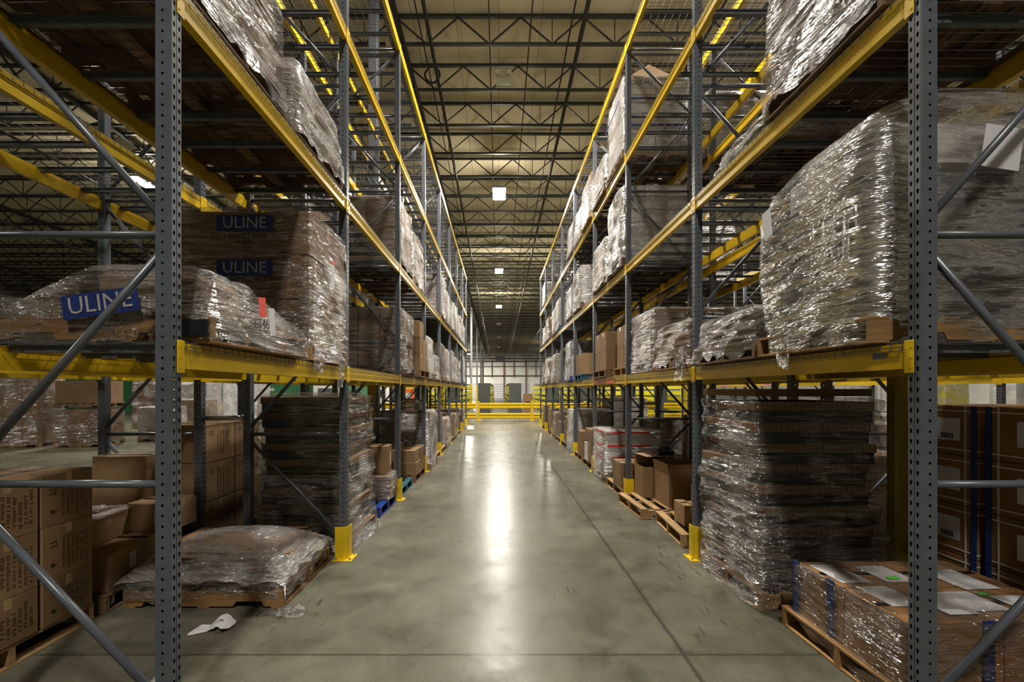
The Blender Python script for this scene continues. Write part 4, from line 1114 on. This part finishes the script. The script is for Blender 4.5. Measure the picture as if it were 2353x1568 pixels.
# K. marked carton block, right rack first level second bay far half
x_, y_ = 2.06+.56, yk(1)+1.85
t = thing('wrapped_pallet_load','brown wrapped cartons with handwritten black numbers, right rack second bay','pallet load',(x_,y_,zz),0,'wrapped pallet loads on the racks')
ob('pallet', pal(1.12,1.0,'wood_d'), t)
for c in range(2):
    for a in range(2):
        for b in range(2): ob('carton', carton_mesh(.53,.46,.355,'kraft_g'), t, (-.27+.54*a,-.235+.47*b,.142+.36*c))
ob('stretch_wrap', film_mesh([(.04,.56,.49,0,0),(.5,.555,.485,0,0),(.87,.55,.48,0,0)],'F_mid',.03,.014,7.7,100,50,.07), t)
decal('W1 4384',.13,'ink','-Y',(.10,-.512,.74),t,-.05); decal('7/26/15',.12,'ink','-Y',(.12,-.512,.57),t,-.03)
decal('6746 A',.09,'ink','-X',(-.585,-.15,.62),t,.1)
q_ = [o for o in bpy.data.objects if o.get('label','').startswith('short crumpled pile')][0]
scrap('film_tail',(-.66,-.46,.02),.2,.34,.08,17,parent=q_,vertical=True)

# L. printing on the tall white cartons, right rack third level
xx, yy = XR-0.03, yk(2)+.13+.02
t = [o for o in bpy.data.objects if o.get('label','').startswith('tall white printed cartons')][0]
plate(1.0,.035,'ink_b','-Y',(0,-.553,.95),t,'blue_stripe'); plate(1.0,.03,'ink_b','-Y',(0,-.553,.52),t,'blue_stripe')
decal('GILDAN',.10,'ink','-Y',(-.25,-.555,1.2),t); decal('ICE',.11,'ink','-Y',(-.17,-.555,.68),t)
plate(1.0,.035,'ink_b','-X',(-.592,0,.95),t,'blue_stripe')
mb = MB(); mb.add([(-.5,-.4,1.36),(.45,-.4,1.36),(.45,.4,1.36),(-.5,.4,1.36),(-.05,-.3,1.68),(-.0,.3,1.66)],[(0,1,4),(1,2,5,4),(2,3,5),(3,0,4,5)]); mb.build('raised_flaps','kraft',t)
# orange strip on right first-level beam, blue foot goods, small paper tags on beams
mb = MB(); mb.box(-.0075,-.0062,-.55,1.15,-.115,-.012)
for o in [q for q in bpy.data.objects if q.get('label','') == 'yellow front beam, first level, third bay, right rack']:
    mb.build('orange_repair_strip','orange_m',o)
for o in [q for q in bpy.data.objects if q.get('label','').startswith('yellow front beam, first level') and 'far right' in q.get('label','')]:
    mb = MB(); mb.box(-.0075,-.0062,-.25,.2,-.1,-.02); mb.build('bay_label','paper',o)
    mb = MB(); mb.box(-.0085,-.0078,-.2,.15,-.075,-.045); mb.build('bay_label_text','red',o)
for o in [q for q in bpy.data.objects if q.get('label','') == 'yellow front beam, first level, first bay, right rack']:
    plate(.085,.03,'grey','-X',(-.0065,-1.05,-.055),o,'beam_tag')
# soft bag over left wrapped load
x_,s_ = RK[LA]
o = ob('plastic_bag', film_mesh([(0,.28,.3,0,0),(.1,.3,.32,0,0),(.18,.2,.25,0,0)],'F_milk',.1,.05,3.1,50,14,0,True,.05), None, (-2.0,yk(3)+.62,1.31))
tag(o,'soft crumpled white plastic bag on top of wrapped dark cartons','plastic bag')

# ------------------------------------------------------------------ the building
ROOF0, SLOPE = 12.52, 0.025            # roof deck height at the camera, fall along Y
def roof_z(y): return ROOF0 - SLOPE*y
YN, YF, XW0, XW1 = -14.0, 100.0, -46.0, 30.0
mb = MB(); mb.box(XW0,XW1,YN,YF,-0.2,0); struct(mb.build('floor','floor'))
mb = MB(); za, zb2 = roof_z(YN)+.06, roof_z(YF)+.06
mb.add([(XW0,YN,za),(XW1,YN,za),(XW1,YF,zb2),(XW0,YF,zb2),(XW0,YN,za+.2),(XW1,YN,za+.2),(XW1,YF,zb2+.2),(XW0,YF,zb2+.2)],
   [(0,3,2,1),(4,5,6,7),(0,1,5,4),(1,2,6,5),(2,3,7,6),(3,0,4,7)]); struct(mb.build('ceiling','ceiling'))
mb = MB(); mb.box(XW0,XW1,YF,YF+.3,0,zb2+.2); struct(mb.build('wall_far','white_wall'))
mb = MB(); mb.box(XW0,XW1,YN-.3,YN,0,za); struct(mb.build('wall_near','dark_wall'))
mb = MB(); mb.box(XW0-.3,XW0,YN,YF,0,za); struct(mb.build('wall_left','dark_wall'))
mb = MB(); mb.box(XW1,XW1+.3,YN,YF,0,za); struct(mb.build('wall_right','white_wall'))
# joists: between girder lines at x = GX
GX = [-39.5,-27.3,-15.1,-2.87,9.33,21.5]
def joist_mesh():
    mb = MB()
    mb.box(XW0,XW1,-.045,.045,-.09,0)
    for a, b in zip([XW0]+GX, GX+[XW1]):
        x0, x1 = a+.28, b-.28
        mb.box(x0,x1,-.04,.04,-.86,-.79)
        n = max(1, round((b-a)/1.74)); st = (b-a)/n
        for i in range(n):
            c = a+st*(i+.5)              # bottom node in the middle, top nodes at the ends
            mb.bar((a+st*i,0,-.07),(c,0,-.82),.026); mb.bar((c,0,-.82),(a+st*(i+1),0,-.07),.026)
            mb.bar((c,0,-.09),(c,0,-.8),.016)
    return mb.mesh('roof_joist','joist')
JO = joist_mesh()
y = 12.48 - 1.83*5; i = 0
while y < YF:
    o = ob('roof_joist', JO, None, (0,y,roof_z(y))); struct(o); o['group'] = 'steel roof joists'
    y += 1.83; i += 1
for gx in GX:
    mb = MB()
    for dz in (-.93,-.14):
        mb.add([(gx-.09,YN,roof_z(YN)+dz),(gx+.09,YN,roof_z(YN)+dz),(gx+.09,YF,roof_z(YF)+dz),(gx-.09,YF,roof_z(YF)+dz),(gx-.09,YN,roof_z(YN)+dz+.12),(gx+.09,YN,roof_z(YN)+dz+.12),(gx+.09,YF,roof_z(YF)+dz+.12),(gx-.09,YF,roof_z(YF)+dz+.12)],
           [(0,3,2,1),(4,5,6,7),(0,1,5,4),(1,2,6,5),(2,3,7,6),(3,0,4,7)])
    yy = YN
    q = 0
    while yy+1.83 < YF:
        a, b = (yy, yy+1.83/2); 
        mb.bar((gx,a,roof_z(a)-.1),(gx,b,roof_z(b)-.85),.04); mb.bar((gx,b,roof_z(b)-.85),(gx,b+1.83/2,roof_z(b)-.1),.04)
        yy += 1.83
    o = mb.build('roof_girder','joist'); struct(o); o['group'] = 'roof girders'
for gx, dz, r_ in ((-1.85,-.98,.05),(2.2,-.98,.06),(1.9,-.9,.022),(-.25,-.78,.016),(.85,-.78,.018),(-2.1,-.8,.018),(5.6,-.9,.03),(7.7,-.8,.018),(12.6,-.98,.05),(-5.2,-.8,.02),(-8.4,-.98,.05),(-11,-.8,.02),(-13,-.9,.03),(-18,-.98,.05),(-23,-.9,.03)):
    mb = MB(); mb.bar((gx,YN,roof_z(YN)+dz),(gx,YF,roof_z(YF)+dz),r_,8)
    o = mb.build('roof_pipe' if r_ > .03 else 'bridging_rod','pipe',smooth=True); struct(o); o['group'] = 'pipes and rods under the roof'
# columns
ci = 0
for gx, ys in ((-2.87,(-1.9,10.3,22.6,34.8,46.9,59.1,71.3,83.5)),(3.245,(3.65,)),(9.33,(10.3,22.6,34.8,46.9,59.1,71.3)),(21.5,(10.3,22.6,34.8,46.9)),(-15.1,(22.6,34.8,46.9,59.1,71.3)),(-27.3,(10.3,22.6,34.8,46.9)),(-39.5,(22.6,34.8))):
    for yy in ys:
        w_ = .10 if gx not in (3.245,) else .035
        t = ob('column', None, None, (gx,yy,0)); t['kind'] = 'structure'; t['group'] = 'roof columns'
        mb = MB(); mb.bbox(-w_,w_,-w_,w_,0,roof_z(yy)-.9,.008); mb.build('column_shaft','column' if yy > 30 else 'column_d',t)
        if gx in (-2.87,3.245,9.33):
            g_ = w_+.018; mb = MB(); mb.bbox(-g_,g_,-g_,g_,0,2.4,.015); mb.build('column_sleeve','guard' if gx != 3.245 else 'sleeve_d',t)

# high-bay lights
def fixture(x, y, z, on, label):
    t = thing('high_bay_light', label, 'ceiling light', (x,y,z), 0, 'high bay ceiling lights')
    for j, yy in enumerate((-.38,.38)):
        mb = MB(); mb.bbox(-.30,.30,yy-.26,yy+.26,0,.10,.01); mb.build('housing','housing',t)
        mb = MB(); mb.box(-.27,.27,yy-.23,yy+.23,-.012,-.001); mb.build('lens','lamp' if on else 'lamp_off',t)
    mb = MB()
    for yy in (-.6,.6): mb.bar((0,yy,.05),(0,yy,max(.3,roof_z(y)-z-.8)),.008,5)
    mb.bar((0,-.64,.06),(0,.64,.06),.02); mb.build('hanger_rod','housing',t)
    if on:
        ld = bpy.data.lights.new('high_bay_lamp','AREA'); ld.shape = 'RECTANGLE'; ld.size = .5; ld.size_y = 1.2; ld.energy = on; ld.color = (1.0,.96,.88)
        lo = ob('high_bay_lamp', ld, t, (0,0,-.05)); 
        pd = bpy.data.lights.new('high_bay_spill','POINT'); pd.energy = on*UP; pd.shadow_soft_size = .25; pd.color = (1.0,.93,.78)
        ob('high_bay_spill', pd, t, (0,0,-.38))
EN, UP = 1250.0, 0.27
for i, yy in enumerate((-4.2,8.0,20.2,32.4,44.8,57,69.2,81.4)):
    w_ = ['behind the camera','overhead just out of view','largest and nearest in view','second in view','third in view','unlit fourth','unlit fifth','unlit sixth'][i]
    fixture(0.02, yy, 11.0-.02*yy if yy < 50 else roof_z(yy)-.95, EN*(0.7,0.85,1,1.1,1.3)[i] if i < 5 else 0, f'twin high bay light on the aisle centreline, {w_}')
fixture(-15.9,20.0,11.0,EN*1.2,'twin high bay light far left between the rack beams')
fixture(-15.9,44.8,10.5,EN*.8,'lit high bay light over the far left floor')
fixture(-26,8,11.0,EN*.6,'lit high bay light left out of view')
fixture(6.1,8.0,11.0,EN*.9,'lit high bay light above the outer right aisle, near')
fixture(6.1,32.4,10.4,EN,'lit high bay light above the outer right aisle, far')
fixture(18,20.0,11.0,EN,'lit high bay light by the right wall')
fixture(8.8,82.0,9.3,EN*1.9,'lit high bay light before the far dock doors, right')
fixture(-6,90.0,9.0,EN*2.3,'lit high bay light before the far dock doors, left')
fixture(-9,58.0,9.8,EN*1.5,'lit high bay light above the far left shelving')

# emergency light on second joist
yy = 12.48+1.83
t = thing('emergency_light','small twin headed emergency light on roof joist above aisle','emergency light',(.15,yy-.09,roof_z(yy)-.78),0)
mb = MB(); mb.bbox(-.23,.23,-.05,.03,0,.33,.01); mb.build('housing','cream',t)
for s_ in (-1,1):
    mb = MB(); mb.bar((s_*.19,0,.33),(s_*.19,0,.37),.012,8); mb.bar((s_*.19,.03,.44),(s_*.19,-.06,.42),.075,12); mb.build('lamp_head','cream',t)
# coiled cable on joist
mb = MB(); pts = [Vector((.24*math.cos(a),.03*math.sin(3*a),.24*math.sin(a))) for a in [2*PI*i/20 for i in range(21)]]
for a, b in zip(pts[:-1],pts[1:]): mb.bar(a,b,.03,6)
tag(mb.build('cable_coil','pipe',None,(-2.1,12.48+1.83-.12,roof_z(14.3)-.42)),'black cable coil hanging from the roof joist at upper left','cable coil')

# far wall: girts, posts, dock doors
mb = MB(); H = roof_z(YF)
for z_,th in ((H-1.25,.16),(H-1.85,.16),(4.95,.10),(H-3.0,.07)):
    mb.box(XW0,XW1,YF-.35,YF-.15,z_-th,z_+th)
o = mb.build('trim_1','joist'); struct(o)
mb = MB()
xx = -38
while xx < 28:
    mb.box(xx-.13,xx+.13,YF-.3,YF-.1,0,H-1.5); mb.box(xx+2.1,xx+2.3,YF-.3,YF-.1,4.6,H-1.5); xx += 4.9
o = mb.build('trim_2','rust'); struct(o)
i = 0; xx = -36
while xx < 26:
    i += 1
    mb = MB(); mb.box(xx,xx+3.6,YF-.12,YF-.02,0,3.3)
    mb.mat(1)
    for q in range(6): mb.box(xx,xx+3.6,YF-.14,YF-.12,.5*q+.48,.5*q+.52)
    o = mb.build(f'door_{i}',['paper','cab']); struct(o); xx += 4.9
# wall vent high on the far end
tag(MB().box(-1.1,.9,0,.6,0,1.1).build('wall_vent','black_p',None,(.4,YF-6,roof_z(YF-6)-2.3)),'dark rectangular heater hanging high before the far wall','unit heater')

# barrier rail
for i, xx in enumerate((-7.3,-4.25,-1.16,1.89,4.94,7.99,11.04)):
    mb = MB(); mb.bbox(-.07,.07,-.07,.07,0,1.12,.01); mb.box(-.15,.15,-.15,.15,0,.015)
    tag(mb.build('barrier_post','rail',None,(xx,25.6,0)), f'yellow steel post of the barrier across the aisle end, {ORD[i]} from the left', 'barrier post','barrier posts at the aisle end')
    if i < 6:
        for j,z_ in enumerate((.28,.86)):
            mb = MB(); pr = [(-.16,0),(-.12,-.04),(-.06,-.04),(-.03,0),(.03,0),(.06,-.04),(.12,-.04),(.16,0),(.16,.02),(-.16,.02)]
            n_ = len(pr); x0_, x1_ = xx+.075, xx+3.05-.075
            vs = [(x0_,25.53+b,z_+a) for a,b in pr]+[(x1_,25.53+b,z_+a) for a,b in pr]
            mb.add(vs,[(q,(q+1)%n_,n_+(q+1)%n_,n_+q) for q in range(n_)]+[tuple(range(n_))[::-1],tuple(range(n_,2*n_))])
            tag(mb.build('barrier_rail','rail'), f'yellow ribbed {["lower","upper"][j]} rail, {ORD[i]} span from the left, barrier at aisle end', 'barrier rail','barrier rails at the aisle end')

# bin shelving rows beyond
for i,(cx,y0_,ln_) in enumerate(((-7.6,31,14),(-5.4,31,14),(-3.12,31,14),(-1.07,33,26),(1.2,33,24),(4.0,33,14),(6.4,33,14),(8.9,31,14),(11.2,31,14),(13.6,31,14))):
    t = thing('bin_shelving', f'grey shelving row with yellow bins beyond the barrier, {ORD[i]} from the left', 'shelving', (cx,y0_,0), 0, 'shelving rows with yellow bins')
    mb = MB(); mb.bbox(-.46,.46,-.03,0,0,2.27,.005); mb.build('end_panel','cab',t)
    mb = MB()
    for z_ in (.05,.48,.91,1.34,1.77,2.22): mb.box(-.45,.45,0,ln_,z_,z_+.05)
    mb.build('shelf','black_p',t)
    mb = MB()
    for z_ in (.10,.53,.96,1.39,1.82):
        yy = .05
        while yy+.3 < ln_:
            for s_ in (-1,1):
                a, b = (-.45,-.02) if s_ < 0 else (.02,.45)
                mb.box(a,b,yy,yy+.28,z_+.001,z_+.29)
            yy += .31
    o = mb.build('yellow_bin','bin',t); o['kind'] = 'stuff'
o = thing('carton','lone brown carton above the barrier right of grey cabinet','carton',(2.05,31.5,.0),0)
ob('carton_body', carton_mesh(.62,.5,1.5,'kraft'), o); plate(.34,.09,'ink','-Y',(0,-.252,.9),o,'printed_mark')

# left open floor: wrapped loads, green wall, bollards
def far_load(label, x, y, w, l, h, board, film, rz=0.0, grid=(2,2,4), pm='wood', base=0.0):
    t = thing('wrapped_pallet_load', label, 'pallet load', (x,y,base), rz, 'pallet loads on the far left floor')
    ob('pallet', pal(w, l, pm), t); mb = MB(); nx,ny,n3 = grid
    for a in range(nx):
        for b in range(ny):
            for c in range(n3):
                cw, cl, ch = (w-.06)/nx,(l-.06)/ny,(h-.14)/n3
                mb.bbox(-w/2+.03+cw*a,-w/2+.03+cw*(a+1)-.01,-l/2+.03+cl*b,-l/2+.03+cl*(b+1)-.01,.142+ch*c,.142+ch*(c+1)-.008,.005)
    mb.build('carton', board, t)
    if film: ob('stretch_wrap', film_mesh([(.08,w/2,l/2,0,0),(h*.5,w/2+.01,l/2,0,0),(h+.02,w/2-.01,l/2-.01,0,0)],film,.05,.02,x,60,30,.03), t)
    return t
far_load('tall wrapped carton stack at the far left edge of open floor',-15.0,14.2,1.5,1.2,2.15,'kraft','F_clear',.3,(3,2,6))
far_load('wrapped brown block lower carton on open left floor',-13.0,14.3,1.35,1.1,1.15,'kraft_d','F_clear',.25,(1,1,1))
far_load('dark brown crate stacked on the wrapped block, open left floor',-13.1,14.4,1.4,1.0,.85,'kraft_d',None,.2,(1,1,1),'wood_d',1.2)
far_load('white wrapped pallet right of brown block, open left floor',-11.9,15.9,1.1,1.0,1.15,'kraft_g','F_milk',.2)
far_load('open wrapped pallet with a dark box, open left floor',-13.0,19.0,1.5,1.3,1.35,'kraft','F_mid',.15,(1,2,2))
far_load('pale wrapped stack behind the open wrapped pallet, left floor',-14.0,20.8,1.6,1.3,2.1,'white_k','F_milk',.1)
far_load('dark carton stack behind open wrapped pallet, left floor',-15.9,20.9,1.5,1.2,2.15,'kraft_d','F_clear',.1)
far_load('tall white wrapped stack seen between left posts',-13.2,23.5,1.8,1.3,2.3,'white_k','F_milk',0)
mb = MB(); mb.box(-40,-12.5,36,36.2,0,3.4); struct(mb.build('wall_green_room','green_wall'))
mb = MB(); mb.box(-12.7,-12.5,36.2,60,0,3.4); struct(mb.build('wall_green_side','green_wall'))
for i,(px_,w_) in enumerate(((491,.0),(499,0),(536,0))):
    x_ = (px_-VX)/F*30
    mb = MB(); mb.bar((0,0,0),(0,0,.95),.12,14); mb.bar((0,0,.95),(0,0,1.02),.08,14)
    tag(mb.build('bollard','lime',None,(x_,30+i*.4,0),0,True), f'lime yellow safety bollard before the green wall, {ORD[i]} from left','bollard','bollards before the green wall')
for i,(x_,z_) in enumerate(((-19.2,1.75),(-18.2,1.8))):
    tag(MB().box(-.18,.18,-.02,0,-.12,.12).build('wall_notice','paper',None,(x_,35.99,z_)), f'small white notice on the green wall, {["left","right"][i]} one','wall notice')
# orange machine and white cabinets seen through left rack
for i,(x_,y_,w_,h_,m_,lab) in enumerate(((-5.9,29.0,1.0,1.85,'orange_m','orange machine cabinet seen through the left rack'),(-7.9,29.5,1.2,2.1,'white_k','white tall cabinet left of orange machine beyond rack'),(-9.5,29.0,1.0,1.7,'cab','dark grey office machine beyond the left rack'),(-11.3,29.6,1.6,2.2,'white_k','white cabinet at far left of the office machines'))):
    t = thing('machine_cabinet',lab,'cabinet',(x_,y_,0),0)
    mb = MB(); mb.bbox(-w_/2,w_/2,-.4,.4,0,h_,.03); mb.build('body',m_,t); mb = MB(); mb.bbox(-w_*.3,w_*.3,-.42,-.401,h_*.6,h_*.85,.005); mb.build('control_panel','paper' if m_!='white_k' else 'cab',t)
# tall goods by the right wall giving the bright strip
rd = random.Random(8)
for i in range(9):
    x_, y_ = 24+rd.uniform(0,3), 9+i*2.6
    far_load(f'pale wrapped stack beside the right wall, {ORD[i]} from the camera', x_, y_, 1.3,1.2,1.9+rd.random()*.5, 'white_k' if i%3 else 'bin','F_mid',0,(2,2,3))

# ------------------------------------------------------------------ camera and view
cd = bpy.data.cameras.new('camera'); cam = bpy.data.objects.new('camera', cd); COL.objects.link(cam); sc.camera = cam
cam.location = (0,0,EYE); cam.rotation_euler = (PI/2,0,0)
cd.sensor_fit = 'HORIZONTAL'; cd.sensor_width = 36; cd.lens = F/2353*36
cd.shift_x = (2353/2-VX)/2353; cd.shift_y = (VY-1568/2)/2353
cd.clip_start = .05; cd.clip_end = 300
w = bpy.data.worlds.new('world'); sc.world = w; w.use_nodes = True
w.node_tree.nodes['Background'].inputs[0].default_value = (.02,.02,.02,1)
w.node_tree.nodes['Background'].inputs[1].default_value = 0.2
vs_ = sc.view_settings; vs_.view_transform = 'Standard'; vs_.look = 'None'; vs_.gamma = 1; vs_.use_curve_mapping = False
vs_.exposure = -0.06
cy = sc.cycles
cy.max_bounces = 5; cy.diffuse_bounces = 3; cy.glossy_bounces = 2; cy.transmission_bounces = 0; cy.transparent_max_bounces = 10
cy.use_adaptive_sampling = True; cy.adaptive_threshold = 0.05; cy.adaptive_min_samples = 16
cy.sample_clamp_indirect = 4.0; cy.sample_clamp_direct = 30.0; cy.caustics_reflective = False; cy.caustics_refractive = False
cy.use_denoising = True
